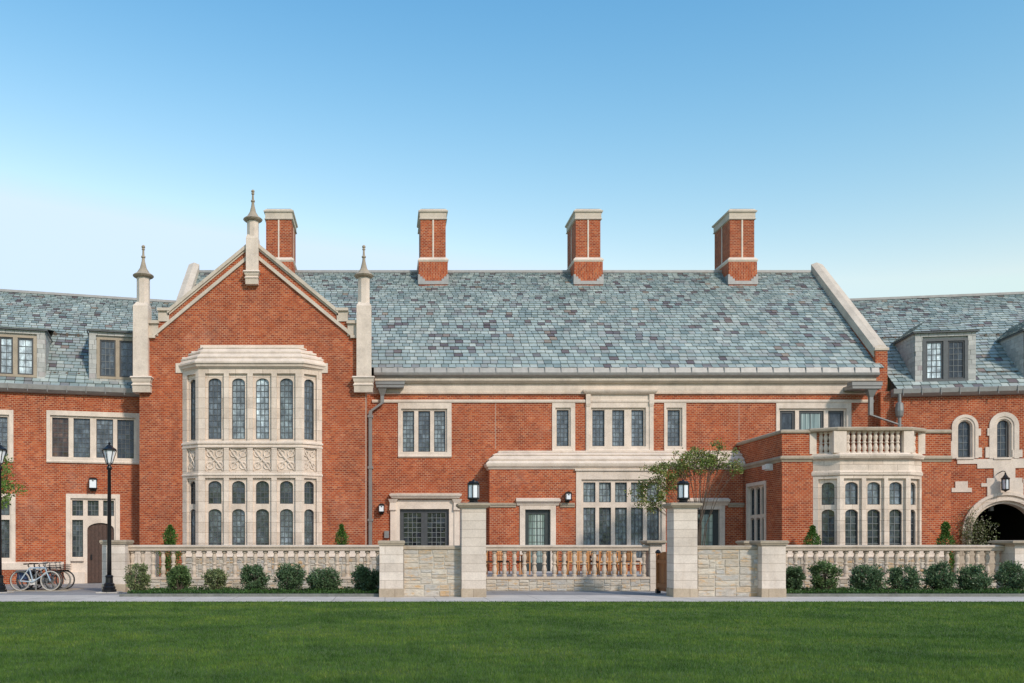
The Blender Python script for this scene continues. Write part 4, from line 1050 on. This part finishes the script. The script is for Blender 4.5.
# wooden gate leaf
t = thing('wooden_gate', 'reddish wooden gate leaf standing open beside the right tall pier', 'gate', (9.1, 28.6, 0))
m = MB()
gx = lambda D: 9.02+(D-28.3)*.02
for i in range(9):
    y0 = 28.3+i*.16; tt = (i-4)/4.5
    m.box(9.03, 9.08, y0+.006, y0+.154, .1, 1.22+.16*math.sqrt(max(0, 1-tt*tt)))
m.build('boards', 'gate_wood', t)
m = MB(); m.box(8.99, 9.03, 28.3, 29.74, .2, .34); m.box(8.99, 9.03, 28.3, 29.74, 1.0, 1.12); m.box(8.98, 9.1, 29.74, 29.84, .03, 1.34); m.build('frame', 'gate_wood', t)
m = MB(); m.box(8.97, 9.11, 29.72, 29.88, .0, .14); m.lathe(9.04, 29.8, [(1.32, .08), (1.36, .1), (1.42, .06), (1.45, .01)], 8); m.build('post_fittings', 'iron', t)

# ================================================================== GROUND
def sheet(name, x0, x1, y0, y1, z, mat, kind='structure', th_=None):
    m = MB(); m.add([(x0, y0, z), (x1, y0, z), (x1, y1, z), (x0, y1, z)], [(0, 1, 2, 3)]) if not th_ else m.box(x0, x1, y0, y1, z-th_, z)
    return tag(m.build(name, mat), kind=kind)
sheet('ground', -400, 400, -300, 600, -.02, 'lawn')
sheet('lawn', -60, 70, -40, 25.35, -.004, 'lawn')
sheet('courtyard_paving', -40, 40, 27.5, 38.4, .002, 'flag')
sheet('path', -60, 70, 25.3, 28.6, .008, 'path')
for nm, x0, x1 in (('planting_bed', X(120, 27.8), -.1), ('planting_bed', 12.15, X(1060, 27.8))):
    m = MB(); m.box(x0, x1, 27.85, 30.9, 0, .07); tag(m.build(nm, 'soil'), kind='structure')
    m = MB(); m.box(x0, x1, 27.72, 27.85, 0, .095); tag(m.build('kerb', 'kerb_stone'), kind='structure')
m = MB(); m.box(.4, 15.13, 31.3, DM-.05, 0, .5); tag(m.build('terrace', 'terrace_pave'), kind='structure')

# grass blades
def grass():
    g = np.random.default_rng(3); bands = [(7.5, 9, 2800), (9, 11, 2900), (11, 13, 2200), (13, 16, 1500), (16, 20, 950), (20, 25.32, 650)]
    P = []
    for a, b, dens in bands:
        xa, xb = -.47*b-1.5, .75*b+1.5
        n = int((b-a)*(xb-xa)*dens); x = g.uniform(xa, xb, n); y = g.uniform(a, b, n); P.append(np.stack([x, y], 1))
    P = np.concatenate(P); n = len(P)
    sc_ = np.clip(P[:, 1]/12, .9, 2)
    cl = .75+.35*np.sin(P[:, 0]*1.7+np.sin(P[:, 1]*2.1)*1.3)*np.sin(P[:, 1]*2.9+P[:, 0]*.6)
    h = g.uniform(.018, .052, n)*(.65+.5*cl); w = g.uniform(.0022, .0042, n)*sc_
    a = g.uniform(0, 2*np.pi, n); la = g.uniform(0, 2*np.pi, n); ln = g.uniform(.1, .9, n)*h
    V = np.zeros((n, 3, 3), np.float32)
    dx, dy = np.cos(a)*w, np.sin(a)*w
    V[:, 0] = np.stack([P[:, 0]-dx, P[:, 1]-dy, np.full(n, -.002)], 1); V[:, 1] = np.stack([P[:, 0]+dx, P[:, 1]+dy, np.full(n, -.002)], 1)
    V[:, 2] = np.stack([P[:, 0]+np.cos(la)*ln, P[:, 1]+np.sin(la)*ln, h], 1)
    ok = V[:, 2, 1] < 25.36+.04*np.sin(V[:, 2, 0]*9); V = V[ok]; n = len(V)
    me = bpy.data.meshes.new('grass'); me.vertices.add(3*n); me.vertices.foreach_set('co', V.reshape(-1))
    me.loops.add(3*n); me.loops.foreach_set('vertex_index', np.arange(3*n, dtype=np.int32))
    me.polygons.add(n); me.polygons.foreach_set('loop_start', np.arange(0, 3*n, 3, dtype=np.int32)); me.polygons.foreach_set('loop_total', np.full(n, 3, np.int32))
    me.update(calc_edges=True); me.materials.append(M['blade'])
    print('blades', n)
    tag(newobj('grass', me), 'short mown green lawn grass in the foreground', 'grass', kind='stuff')
grass()

# ================================================================== PLANTS
def leaf(mb, p, size, d=None, rr=rnd, asp=.5):
    d = Vector((rr.gauss(0, 1), rr.gauss(0, 1), rr.gauss(0, 1))).normalized() if d is None else (Vector(d)+Vector((rr.gauss(0, .5), rr.gauss(0, .5), rr.gauss(0, .5)))).normalized()
    a = d.orthogonal().normalized(); a = (a*math.cos(rr.uniform(0, 6.3))+d.cross(a)*math.sin(rr.uniform(0, 6.3))).normalized()
    p = Vector(p); s = size*rr.uniform(.6, 1.3)
    tip = p+d*s; mid = p+d*s*.5
    mb.add([tuple(p), tuple(mid+a*s*asp*.5), tuple(tip), tuple(mid-a*s*asp*.5)], [(0, 1, 2, 3)])
def shrub(px, D, wpx, ytop, ybot, mat, label, seed, n=2600):
    rr = random.Random(seed); x = X(px, D); z0 = .06; zt = Z(ytop, D); w = wpx/F*D/2*.93; h = zt-.06
    t = thing('shrub', label, 'shrub', (x, D, 0), group='low evergreen shrubs in the beds')
    st = MB(); tips = []
    for i in range(44):
        a = rr.uniform(0, 6.28); e = rr.uniform(.05, 1); rad = w*math.sqrt(max(0, 1-(2*e-1)**2*.8))*rr.uniform(.55, 1.0)
        tip = Vector((math.cos(a)*rad, math.sin(a)*rad*.85, z0+.12+(h-.12)*e*rr.uniform(.82, .98)))
        st.tube([(rr.uniform(-.06, .06), rr.uniform(-.06, .06), 0), tuple(tip*.5+Vector((0, 0, -.04))), tuple(tip)], .012, 4, .005); tips.append(tip)
    st.build('stems', 'bark', t, local=True)
    lf = MB()
    for tip in tips:
        cr = rr.uniform(.09, .15)*w/.45
        for _ in range(n//44):
            d = Vector((rr.gauss(0, 1), rr.gauss(0, 1), rr.gauss(0, .8))).normalized()
            q = tip+d*cr*rr.uniform(.2, 1.0)**.6-Vector((tip.x*.25, tip.y*.25, .05))*rr.random()
            if q.z < .1: q.z = .1+rr.random()*.1
            leaf(lf, q, .075, d+Vector((0, 0, .3)), rr)
    lf.build('foliage', mat, t, local=True)
lft = [(138, 28, 563, 'leaf_pale', 'olive-green rounded shrub leftmost in the left bed, against the stone pier'),
       (179, 25, 566, 'leaf_mid', 'bright green shrub just below the left slim conifer'),
       (215, 25, 568, 'leaf_pale', 'thin pale yellowish shrub, the palest in the left bed'),
       (253, 29, 565, 'leaf_box', 'dark green shrub next right of the thin pale shrub'),
       (289, 32, 565, 'leaf_box', 'dense dark green mound below the right side of the stone bay'),
       (324, 35, 567, 'leaf_box', 'wide low dark green mound below the conifer left of the downpipe'),
       (365, 31, 565, 'leaf_box', 'dark green shrub touching the low square pier at the end of the left bed')]
for i, (px, w, yt, mt, lb) in enumerate(lft): shrub(px, 29.2, w, yt, 590, mt, lb, 10+i, 3000 if mt == 'leaf_pale' else 5200)
rgt = [(795, 22, 565, 'leaf_box', 'dark shrub pressed against the low pier at the start of the right bed'),
       (825, 31, 560, 'leaf_mid', 'tallest and loosest shrub of the right bed, below the first conifer'),
       (867, 37, 567, 'leaf_box', 'broad dark mound under the first arched lights of the balcony bay'),
       (904, 33, 567, 'leaf_box', 'dark mound under the right corner of the balcony bay'),
       (940, 31, 563, 'leaf_box', 'dark shrub in front of the conifer beside the arch'),
       (974, 36, 566, 'leaf_box', 'dark mound in front of the left foot of the passage arch'),
       (1014, 38, 564, 'leaf_box', 'dark shrub cut by the right edge of the picture')]
for i, (px, w, yt, mt, lb) in enumerate(rgt): shrub(px, 29.2, w, yt, 590, mt, lb, 30+i, 5200)
def conifer(px, D, ytop, wpx, label, seed):
    rr = random.Random(seed); x = X(px, D); zt = Z(ytop, D); w = wpx/F*D/2
    t = thing('conifer', label, 'conifer', (x, D, 0), group='slim conifers against the walls')
    m = MB(); m.tube([(0, 0, 0), (0, 0, zt*.9)], .03, 5, .01); m.build('trunk', 'bark', t, local=True)
    m = MB()
    for i in range(4200):
        zz = .1+(zt-.1)*rr.random()**.9; f = (zz/zt); rad = w*min(1, (max(0, 1-f)*2.2)**.6+.03)*(.75+.35*math.sin(zz*9+seed+3*rr.random()))
        a = rr.uniform(0, 6.28); q = Vector((math.cos(a)*rad*rr.uniform(.5, 1.05), math.sin(a)*rad*rr.uniform(.5, 1.05), zz))
        leaf(m, q, .075, (math.cos(a)*.6, math.sin(a)*.6, .9), rr, .45)
    m.build('foliage', 'leaf_arb', t, local=True)
conifer(170, 33.4, 526, 23, 'slim bright green conifer left of the two-storey stone bay', 1)
conifer(341.5, 35.2, 525, 17, 'slim dark green conifer right of the two-storey stone bay', 2)
conifer(812.5, 33.6, 526.5, 22, 'slim conifer at the left corner of the balcony bay', 3)
conifer(945.5, 33.0, 523, 20, 'slim conifer between the balcony bay and the passage arch', 4)

def cover(x0, x1, y0, y1, n, seed, label):
    rr = random.Random(seed); m = MB()
    for _ in range(n):
        x = rr.uniform(x0, x1); y = y0+(y1-y0)*rr.random()**1.5
        h = .05+.09*abs(math.sin(x*3.1+seed)*math.sin(x*1.3+y*2))
        leaf(m, (x, y, .07+rr.random()*h), .055, (0, -.3, 1), rr, .6)
    tag(m.build('ground_cover', 'cover'), label, 'ground cover', kind='stuff')
cover(X(128, 28), -.15, 27.9, 30.6, 11000, 5, 'low green ground cover in the left bed')
cover(12.2, X(1050, 28), 27.9, 30.6, 11000, 6, 'low green ground cover in the right bed')

# multi-stem tree behind the right tall pier
def branchy(root_loc, stems, clumps, label, leafmat, size, nleaf, seed, name='tree', cat='tree', cl_r=.35):
    rr = random.Random(seed); t = thing(name, label, cat, root_loc); r0 = Vector(root_loc)
    tr = MB()
    for c in clumps:
        c = Vector(c)-r0; c0 = c
        base = Vector((rr.uniform(-.12, .12), rr.uniform(-.12, .12), 0))
        m1 = Vector((c.x*.18+base.x, c.y*.2, c.z*.45)); m2 = Vector((c.x*.6, c.y*.6, c.z*.8))
        tr.tube([tuple(base), tuple(m1), tuple(m2), tuple(c)], .02, 5, .005)
        for _ in range(5):
            q = c+Vector((rr.gauss(0, .25), rr.gauss(0, .25), rr.gauss(0, .2))); tr.tube([tuple(m2.lerp(c, rr.random())), tuple(q)], .01, 4, .004)
    tr.build('trunk', 'bark', t, local=True)
    m = MB()
    for c in clumps:
        c = Vector(c)-r0
        subs = [c+Vector((rr.gauss(0, cl_r*.6), rr.gauss(0, cl_r*.6), rr.gauss(0, cl_r*.45))) for _ in range(5)]
        for _ in range(nleaf):
            s = rr.choice(subs); q = s+Vector((rr.gauss(0, 1), rr.gauss(0, 1), rr.gauss(0, .8)))*cl_r*.33
            leaf(m, q, size, (0, 0, -.2), rr, .55)
    m.build('crown', leafmat, t, local=True)
DT = 35.0
cl = [(652, 468), (661, 471), (668, 464), (676, 460), (684, 466), (690, 456), (697, 460), (704, 451), (711, 455), (717, 450), (722, 460), (728, 465), (733, 470), (708, 463), (698, 470), (684, 472),
      (660, 482), (648, 486), (641, 492), (655, 494), (662, 500), (652, 505), (668, 486), (690, 465), (716, 466), (672, 478), (645, 500), (676, 468), (712, 459), (665, 476), (702, 456)]
rr_ = random.Random(4)
branchy((X(699, DT), DT, .5), 0, [(X(px, DT), DT+rr_.uniform(-.5, .5), Z(py, DT)) for px, py in cl], 'thin multi-stemmed small tree with airy crown rising behind the right tall pier', 'leaf_tree', .085, 270, 9, 'small_tree', 'tree', .27)
branchy((X(-22, 32), 32, 0), 0, [(X(a, 32), 32+rr_.uniform(-.6, .6), Z(b, 32)) for a, b in ((-8, 458), (-3, 466), (1, 474), (4, 482), (2, 490), (7, 487), (-1, 498), (-12, 478), (-20, 468), (-25, 490), (-30, 455), (-35, 475), (-5, 502), (-18, 445), (-40, 490))], 'young lime-green tree cut by the left edge of the picture', 'leaf_lime', .11, 150, 12, 'young_tree', 'tree', .3)
# climbing vine on arch jamb
t = thing('climbing_vine', 'straggling pale-leaved vine climbing the left jamb of the passage arch', 'vine', (X(966, 37.3), 37.2, 0))
rr_ = random.Random(8); m = MB(PRW.M); stv = MB(PRW.M)
for k in range(9):
    x = PRW.u(964+k*1.5); pts = [(x, -.18, 0)]
    for i in range(1, 12): x += rr_.uniform(-.12, .12); pts.append((x, -.16-rr_.random()*.06, i*.31))
    top_i = rr_.randint(8, 11)
    stv.tube(pts[:top_i], .014, 4, .005)
    for i in range(2600//9):
        q = rr_.random(); z = q*(top_i-1)*.31; j = min(int(z/.31), 10); xx_ = pts[j][0]+rr_.gauss(0, .14)
        leaf(m, (xx_, -.2+rr_.gauss(0, .07), z+rr_.gauss(0, .1)), .08, None, rr_, .55)
for i in range(420):
    z = 1.2+rr_.random()*1.6; xx_ = ca-ri+.1+rr_.random()*.75
    leaf(m, (xx_, -.25+rr_.gauss(0, .08), z-(xx_-ca+ri)*.4), .085, None, rr_, .45)
stv.build('stems', 'bark', t); m.build('foliage', 'leaf_vine', t)

# ================================================================== LAMPS
def pier_lantern(x, y, z, label):
    t = thing('pier_lantern', label, 'lantern', (x, y, z), group='box lanterns on the tall piers')
    m = MB(); m.lathe(0, 0, [(0, .17), (.03, .17), (.05, .13), (.1, .13), (.12, .19), (.17, .19)], 12); m.build('base', 'iron', t, local=True)
    m = MB(); m.lathe(0, 0, [(.17, .17), (.56, .17)], 12); m.build('glass', 'lamp_glass', t, local=True)
    m = MB(); m.lathe(0, 0, [(.56, .19), (.6, .19), (.62, .2), (.64, .16), (.68, .14), (.69, .05), (.74, .01)], 12)
    for i in range(6): a = 2*math.pi*i/6+.26; m.box(.18*math.cos(a)-.013, .18*math.cos(a)+.013, .18*math.sin(a)-.013, .18*math.sin(a)+.013, .17, .57)
    m.build('roof', 'iron', t, local=True); return t
pier_lantern(X(473.5, DPi+.35), DPi+.35, Z(502.7, DPi), 'black box lantern with white glass on the left tall pier')
pier_lantern(X(683.2, DPi+.35), DPi+.35, Z(502.7, DPi), 'black box lantern with white glass on the right tall pier before the tree')
def wall_lantern(pl, px, py0, py1, wpx, label):
    D = pl.D(px, -.2); x = pl.u(px, -.2); z0, z1 = EYE+(HY-py1)*D/F, EYE+(HY-py0)*D/F; w = wpx*D/F/2; P0 = pl.M @ Vector((x, 0, z0))
    t = thing('wall_lantern', label, 'lantern', tuple(P0), group='wall lanterns'); m = MB(pl.M)
    m.box(x-w*.8, x+w*.8, -.03, .0, z0-.05, z1-.05); m.tier(x-w, x+w, -.3, -.3+2*w, [(z0, -.03), (z0+.04, .01), (z0+.07, .01)]); m.tier(x-w, x+w, -.3, -.3+2*w, [(z1-.09, .02), (z1-.05, .02), (z1, -.06)])
    for a in (-1, 1): m.box(x+a*w-.014, x+a*w+.014, -.31, -.285, z0, z1-.05)
    m.box(x-.03, x+.03, -.3, 0, z1-.16, z1-.12); m.build('frame', 'iron', t)
    g = MB(pl.M); g.box(x-w+.015, x+w-.015, -.292, -.29+2*w, z0+.07, z1-.09); g.build('glass', 'lamp_glass', t)
wall_lantern(PM, 381.5, 503.5, 513, 5.2, 'small wall lantern left of the French doors')
wall_lantern(PP, 568.3, 491.5, 501, 5.2, 'small wall lantern left of the great window')
wall_lantern(PLW, 93, 477.5, 489.5, 7.2, 'wall lantern above the side door of the left wing')
# arch lantern
D = PRW.D(1005.4, -.25); P0 = PRW.M @ Vector((PRW.u(1005.4, -.3), -.3, Z(492, D)))
t = thing('arch_lantern', 'ornate black hanging-top lantern at the crown of the passage arch', 'lantern', tuple(P0))
m = MB(); m.lathe(0, 0, [(0, .02), (.04, .06), (.07, .13), (.1, .15), (.12, .12)], 8); m.lathe(0, 0, [(.52, .15), (.56, .17), (.62, .1), (.72, .04), (.78, .03)], 8); m.tube([(0, 0, .76), (-.02, 0, .85), (-.1, .05, .86), (-.12, .3, .78)], .02, 5)
for i in range(6): a = i*math.pi/3; m.box(.14*math.cos(a)-.012, .14*math.cos(a)+.012, .14*math.sin(a)-.012, .14*math.sin(a)+.012, .1, .54)
m.build('frame', 'iron', t, local=True); m = MB(); m.lathe(0, 0, [(.12, .11), (.52, .12)], 8); m.build('glass', 'lamp_glass', t, local=True)
P0 = PRW.M @ Vector((PRW.u(990, 2), 2, 3.0)); D = P0.y
t = thing('hanging_lantern', 'small pale lantern hanging inside the dark passage', 'lantern', (X(991, D), D, Z(511, D)))
m = MB(); m.box(-.07, .07, -.07, .07, 0, .2); m.build('glass', 'lamp_glass', t, local=True); m = MB(); m.box(-.09, .09, -.09, .09, .2, .24); m.tube([(0, 0, .24), (0, 0, 4.5-Z(511, D))], .012, 4); m.build('hanger', 'iron', t, local=True)

def lamp_post(px, D, label):
    t = thing('lamp_post', label, 'lamp post', (X(px, D), D, 0), group='black lamp posts')
    m = MB(); m.lathe(0, 0, [(0.04, .24), (.12, .24), (.14, .2), (.2, .21), (.24, .17), (.3, .18), (.34, .13), (.5, .12), (.56, .14), (.6, .1)], 12); m.build('base', 'iron', t, local=True)
    m = MB(); m.lathe(0, 0, [(.6, .078), (1.2, .072), (4.1, .058), (4.12, .09), (4.2, .09), (4.24, .05), (4.3, .06)], 12); m.build('post', 'iron', t, local=True, smooth=True)
    m = MB(); m.lathe(0, 0, [(4.32, .08), (4.36, .10), (4.74, .20)], 8); m.build('glass', 'lamp_glass', t, local=True)
    m = MB(); m.lathe(0, 0, [(4.28, .1), (4.33, .09)], 8); m.lathe(0, 0, [(4.74, .24), (4.79, .24), (4.86, .13), (4.92, .08), (4.95, .03), (4.99, .05), (5.03, .01)], 8)
    for i in range(6): a = i*math.pi/3+.3; m.tube([(.1*math.cos(a), .1*math.sin(a), 4.32), (.235*math.cos(a), .235*math.sin(a), 4.76)], .014, 4)
    m.build('lantern_frame', 'iron', t, local=True)
    m = MB(); m.box(-.36, .36, -.3, .3, 0, .04); m.build('footing', 'path', t, local=True)
lamp_post(109.3, 30.0, 'full-height black lamp post in front of the left stone pier')
lamp_post(-.6, 30.0, 'black lamp post half cut off by the left edge of the picture')
m = MB(PM.M); m.box(X(384.3, DM), X(389, DM), -.12, 0, Z(538, DM), Z(531, DM)); tag(m.build('meter_box', 'zinc', loc=(X(386.5, DM), DM-.1, Z(538, DM))), 'small grey utility box on the brick beside the French doors', 'utility box')

# ================================================================== TERRACE FURNITURE
def chair(loc, rz, label):
    t = thing('terrace_chair', label, 'chair', loc, rz, 'teak chairs on the terrace')
    m = MB()
    for i in range(6): m.box(-.21+i*.071, -.21+i*.071+.06, -.2, .22, .43, .45)
    m.build('seat', 'teak', t, local=True)
    m = MB(); m.tier(-.19, .19, -.18, .18, [(.45, 0), (.47, .01), (.5, .01), (.51, -.01)]); m.build('shade_slab', 'oak', t, local=True)  # added dark slab standing in for shade around the chairs
    m = MB()
    for i in range(5): m.box(-.17+i*.076, -.17+i*.076+.035, .2, .225, .5, .86)
    m.box(-.22, .22, .195, .235, .84, .92); m.box(-.22, .22, .195, .235, .47, .52); m.build('backrest', 'teak', t, local=True)
    for a, b, h in ((-.22, -.2, .45), (.18, -.2, .45), (-.22, .2, .9), (.18, .2, .9)):
        m = MB(); m.box(a, a+.04, b, b+.04, 0, h); m.build('leg', 'teak', t, local=True)
    return t
lbs = [(491.5, 33.2, 1.2, 'teak chair seen edge-on, leftmost on the terrace'), (502.5, 34.2, .3, 'teak chair behind the left terrace table'), (522, 33.4, -1.3, 'teak chair seen from the side, left of the first terrace door'),
       (563, 33.6, 1.5, 'teak chair just right of the first terrace door'), (572.5, 32.9, 3.14, 'front one of two teak chairs backed to the balustrade at the middle table, left'), (582, 32.9, 3.1, 'second teak chair backed to the balustrade at the middle table'),
       (592, 34.6, .1, 'teak chair on the far side of the middle table'), (603, 32.9, 3.2, 'teak chair backed to the balustrade at the right table, left'), (613, 32.9, 3.1, 'teak chair backed to the balustrade at the right table, right'),
       (623.5, 33.6, -1.4, 'teak chair seen from the side at the right end of the right table'), (633, 34.2, .2, 'teak chair furthest right near the narrow pier')]
c0 = None
for px, D, rz, lb in lbs:
    if c0 is None: c0 = chair((X(px, D), D, .5), rz, lb)
    else: cluster_copy(c0, (X(px, D), D, .5), rz, lb)
def table(loc, lb):
    t = thing('terrace_table', lb, 'table', loc, 0, 'teak tables on the terrace')
    m = MB()
    for i in range(9): m.box(-.6, .6, -.4+i*.089, -.4+i*.089+.08, .71, .74)
    m.build('tabletop', 'gate_wood', t, local=True)
    for a in (-.55, .49):
        for b in (-.36, .3):
            m = MB(); m.box(a, a+.06, b, b+.06, 0, .71); m.build('leg', 'teak', t, local=True)
    return t
t0 = table((X(509, 33.4), 33.4, .5), 'teak table left of the first terrace door')
cluster_copy(t0, (X(578, 33.8), 33.8, .5), 0, 'teak table in the middle of the terrace')
cluster_copy(t0, (X(609, 33.8), 33.8, .5), 0, 'teak table below the great window towards the right')

# ================================================================== BICYCLES
def bike(loc, rz, col, lb, basket=False, tyre=(.02, .02, .02), tilt=.05, rev=False):
    fm = plain('bike paint', col, .3, 0, .05); ty = plain('tyre', tyre, .7)
    t = thing('bicycle', lb, 'bicycle', loc, rz, 'bicycles in the rack'); t.rotation_euler[0] = tilt
    r = .33; W = (-.52, .52)
    for wx in W:
        m = MB(); m.ring((wx, 0, r+.01), r, .02, 'y', 26, 6)
        w = m.build('wheel', ty, t, local=True, smooth=True); s = MB(); s.ring((wx, 0, r+.01), r-.03, .009, 'y', 26, 4)
        for i in range(14): a = i*math.pi*2/14; s.tube([(wx, 0, r+.01), (wx+.3*math.cos(a), 0, r+.01+.3*math.sin(a))], .0022, 3)
        s.lathe(wx, 0, [(r-.01, .02), (r+.03, .02)], 6); s.build('rim', 'zinc', w, local=True)
    m = MB(); bb = (-.08, 0, .3); st = (-.2, 0, .78); hd = (.36, 0, .78); hl = (.4, 0, .62)
    for a, b in ((bb, st), (st, hd), (bb, hl), (bb, (W[0], .0, r)), (st, (W[0], 0, r)), (hd, hl), (hl, (W[1], 0, r))): m.tube([a, b], .022, 6)
    m.build('frame', fm, t, local=True)
    m = MB(); m.tube([st, (-.23, 0, .9)], .013, 5); m.loft([[(-.37, -.07, .9), (-.1, -.02, .91), (-.1, .02, .91), (-.37, .07, .9)], [(-.38, -.08, .94), (-.08, -.02, .94), (-.08, .02, .94), (-.38, .08, .94)]]); m.build('saddle', 'iron', t, local=True)
    m = MB(); m.tube([hd, (.34, 0, .93)], .014, 5); m.tube([(.22, -.28, .95), (.34, -.2, .97), (.36, 0, .95), (.34, .2, .97), (.22, .28, .95)], .012, 5); m.build('handlebar', 'zinc', t, local=True)
    m = MB(); m.ring((bb[0], .04, bb[2]), .09, .012, 'y', 16, 4); m.tube([(bb[0], .05, bb[2]), (bb[0]+.12, .06, bb[2]-.12)], .01, 4); m.box(bb[0]+.08, bb[0]+.17, .05, .15, bb[2]-.14, bb[2]-.11); m.build('crank', 'zinc' if not basket else 'white_box', t, local=True)
    m = MB(); m.box(bb[0]-.14, bb[0]+.12, .03, .05, bb[2]-.1, bb[2]+.1); m.build('chain_guard', 'white_box' if col[0] > .3 else 'iron', t, local=True)
    m = MB(); m.tier(W[0]-.12, W[0]+.22, -.1, .1, [(.68, 0), (.70, 0)]); m.tube([(W[0], 0, .34), (W[0]-.08, .07, .68)], .008, 4); m.tube([(-.3, .12, .86), (-.2, 0, .8)], .01, 4); m.build('luggage_rack', 'zinc', t, local=True)
    if col[2] > .3:
        m = MB(); m.tier(W[0]-.1, W[0]+.22, .09, .2, [(.36, -.02), (.4, .01), (.66, .015), (.7, -.02)]); m.build('pannier', 'iron' if col[0] > .5 else plain('bag cloth', (.04, .07, .16), .9), t, local=True)
    if basket:
        m = MB(); 
        for k in range(4): m.tier(.42, .7, -.14, .14, [(.68+k*.06, 0), (.69+k*.06, .0)])
        for i in range(5):
            for yy in (-.14, .14): m.box(.42+i*.068, .425+i*.068, yy-.003, yy+.003, .68, .9)
        m.build('basket', 'iron', t, local=True)
bks = [((-12.12, 31.2), .02, (.42, .50, .56), 'pale blue bicycle with white chain guard nearest the path in the rack', False, (.5, .46, .4)), ((-12.2, 31.42), .14, (.03, .16, .38), 'dark blue bicycle second in the rack', True, (.02,)*3),
       ((-12.15, 31.64), -.1, (.08, .08, .09), 'black bicycle third in the rack', False, (.02,)*3), ((-12.0, 31.86), .1, (.6, .6, .6), 'white bicycle with front basket deep in the rack', True, (.25, .23, .2)), ((-12.3, 32.08), -.12, (.3, .32, .35), 'grey bicycle next to last in the rack', False, (.02,)*3), ((-12.0, 32.3), .05, (.03, .03, .04), 'black bicycle furthest from the path, its wheel showing at the right', True, (.02,)*3)]
for (x, y), rz, col, lb, bk, ty in bks: bike((x, y, .02), rz, col, lb, bk, ty, tilt=rnd.uniform(-.06, .06))
t = thing('bicycle_rack', 'low grey metal rack on a dark slab holding the bicycles', 'bicycle rack', (-12.1, 32, 0))
m = MB(); m.box(-13.3, -11.0, 31.1, 32.9, 0, .02); m.build('slab', 'stone_dark', t)
m = MB(); m.tube([(-12.1, 31.2, .02), (-12.1, 31.2, .6), (-12.1, 32.8, .6), (-12.1, 32.8, .02)], .025, 6); m.build('hoop', 'zinc', t)

# ================================================================== CAMERA, LIGHT, SKY
cam = bpy.data.cameras.new('camera'); co = newobj('camera', cam); sc.camera = co
co.location = (0, 0, EYE); co.rotation_euler = (R(90), 0, 0)
cam.sensor_width = 36; cam.lens = F/1024*36; cam.shift_x = (512-VX)/1024; cam.shift_y = (HY-341.5)/1024; cam.clip_end = 3000
EL, AZ = R(36), R(33)          # sun behind the camera, to the right
d = Vector((math.sin(AZ)*math.cos(EL), -math.cos(AZ)*math.cos(EL), math.sin(EL)))
sun = bpy.data.lights.new('sun', 'SUN'); sun.energy = 2.0; sun.angle = R(5.0); sun.color = (1, .87, .74)
so = newobj('sun', sun); so.rotation_euler = d.to_track_quat('Z', 'Y').to_euler(); so.location = (20, -20, 40)
w = bpy.data.worlds.new('World'); sc.world = w; w.use_nodes = True
nt = w.node_tree; nt.nodes.clear()
o = nt.nodes.new('ShaderNodeOutputWorld'); bg = nt.nodes.new('ShaderNodeBackground'); sk = nt.nodes.new('ShaderNodeTexSky')
sk.sky_type = 'NISHITA'; sk.sun_disc = False; sk.sun_elevation = EL; sk.sun_rotation = math.atan2(d.x, d.y); sk.air_density = 2.0; sk.dust_density = 1.0; sk.ozone_density = 4.0
bg.inputs[1].default_value = .15
sep = nt.nodes.new('ShaderNodeSeparateColor'); comb = nt.nodes.new('ShaderNodeCombineColor'); L(nt, sk.outputs[0], sep.inputs[0])
for i, (k, gm, cap) in enumerate(((5.7, 2.7, .49), (1.50, 1.68, .615), (1.05, 1.25, .76))):     # a clear evening sky: deeper blue above, pale low down
    m1 = N(nt, 'ShaderNodeMath', operation='MULTIPLY', i_1=.15); L(nt, sep.outputs[i], m1.inputs[0])
    m2 = N(nt, 'ShaderNodeMath', operation='POWER', i_1=gm); L(nt, m1.outputs[0], m2.inputs[0])
    m3 = N(nt, 'ShaderNodeMath', operation='MULTIPLY', i_1=k); L(nt, m2.outputs[0], m3.inputs[0])
    m4 = N(nt, 'ShaderNodeMath', operation='MINIMUM', i_1=cap); L(nt, m3.outputs[0], m4.inputs[0])
    m5 = N(nt, 'ShaderNodeMath', operation='DIVIDE', i_1=.15); L(nt, m4.outputs[0], m5.inputs[0]); L(nt, m5.outputs[0], comb.inputs[i])
L(nt, comb.outputs[0], bg.inputs[0]); L(nt, bg.outputs[0], o.inputs[0])
vs = sc.view_settings; vs.view_transform = 'Standard'; vs.look = 'None'; vs.gamma = 1; vs.exposure = .54; vs.use_curve_mapping = False
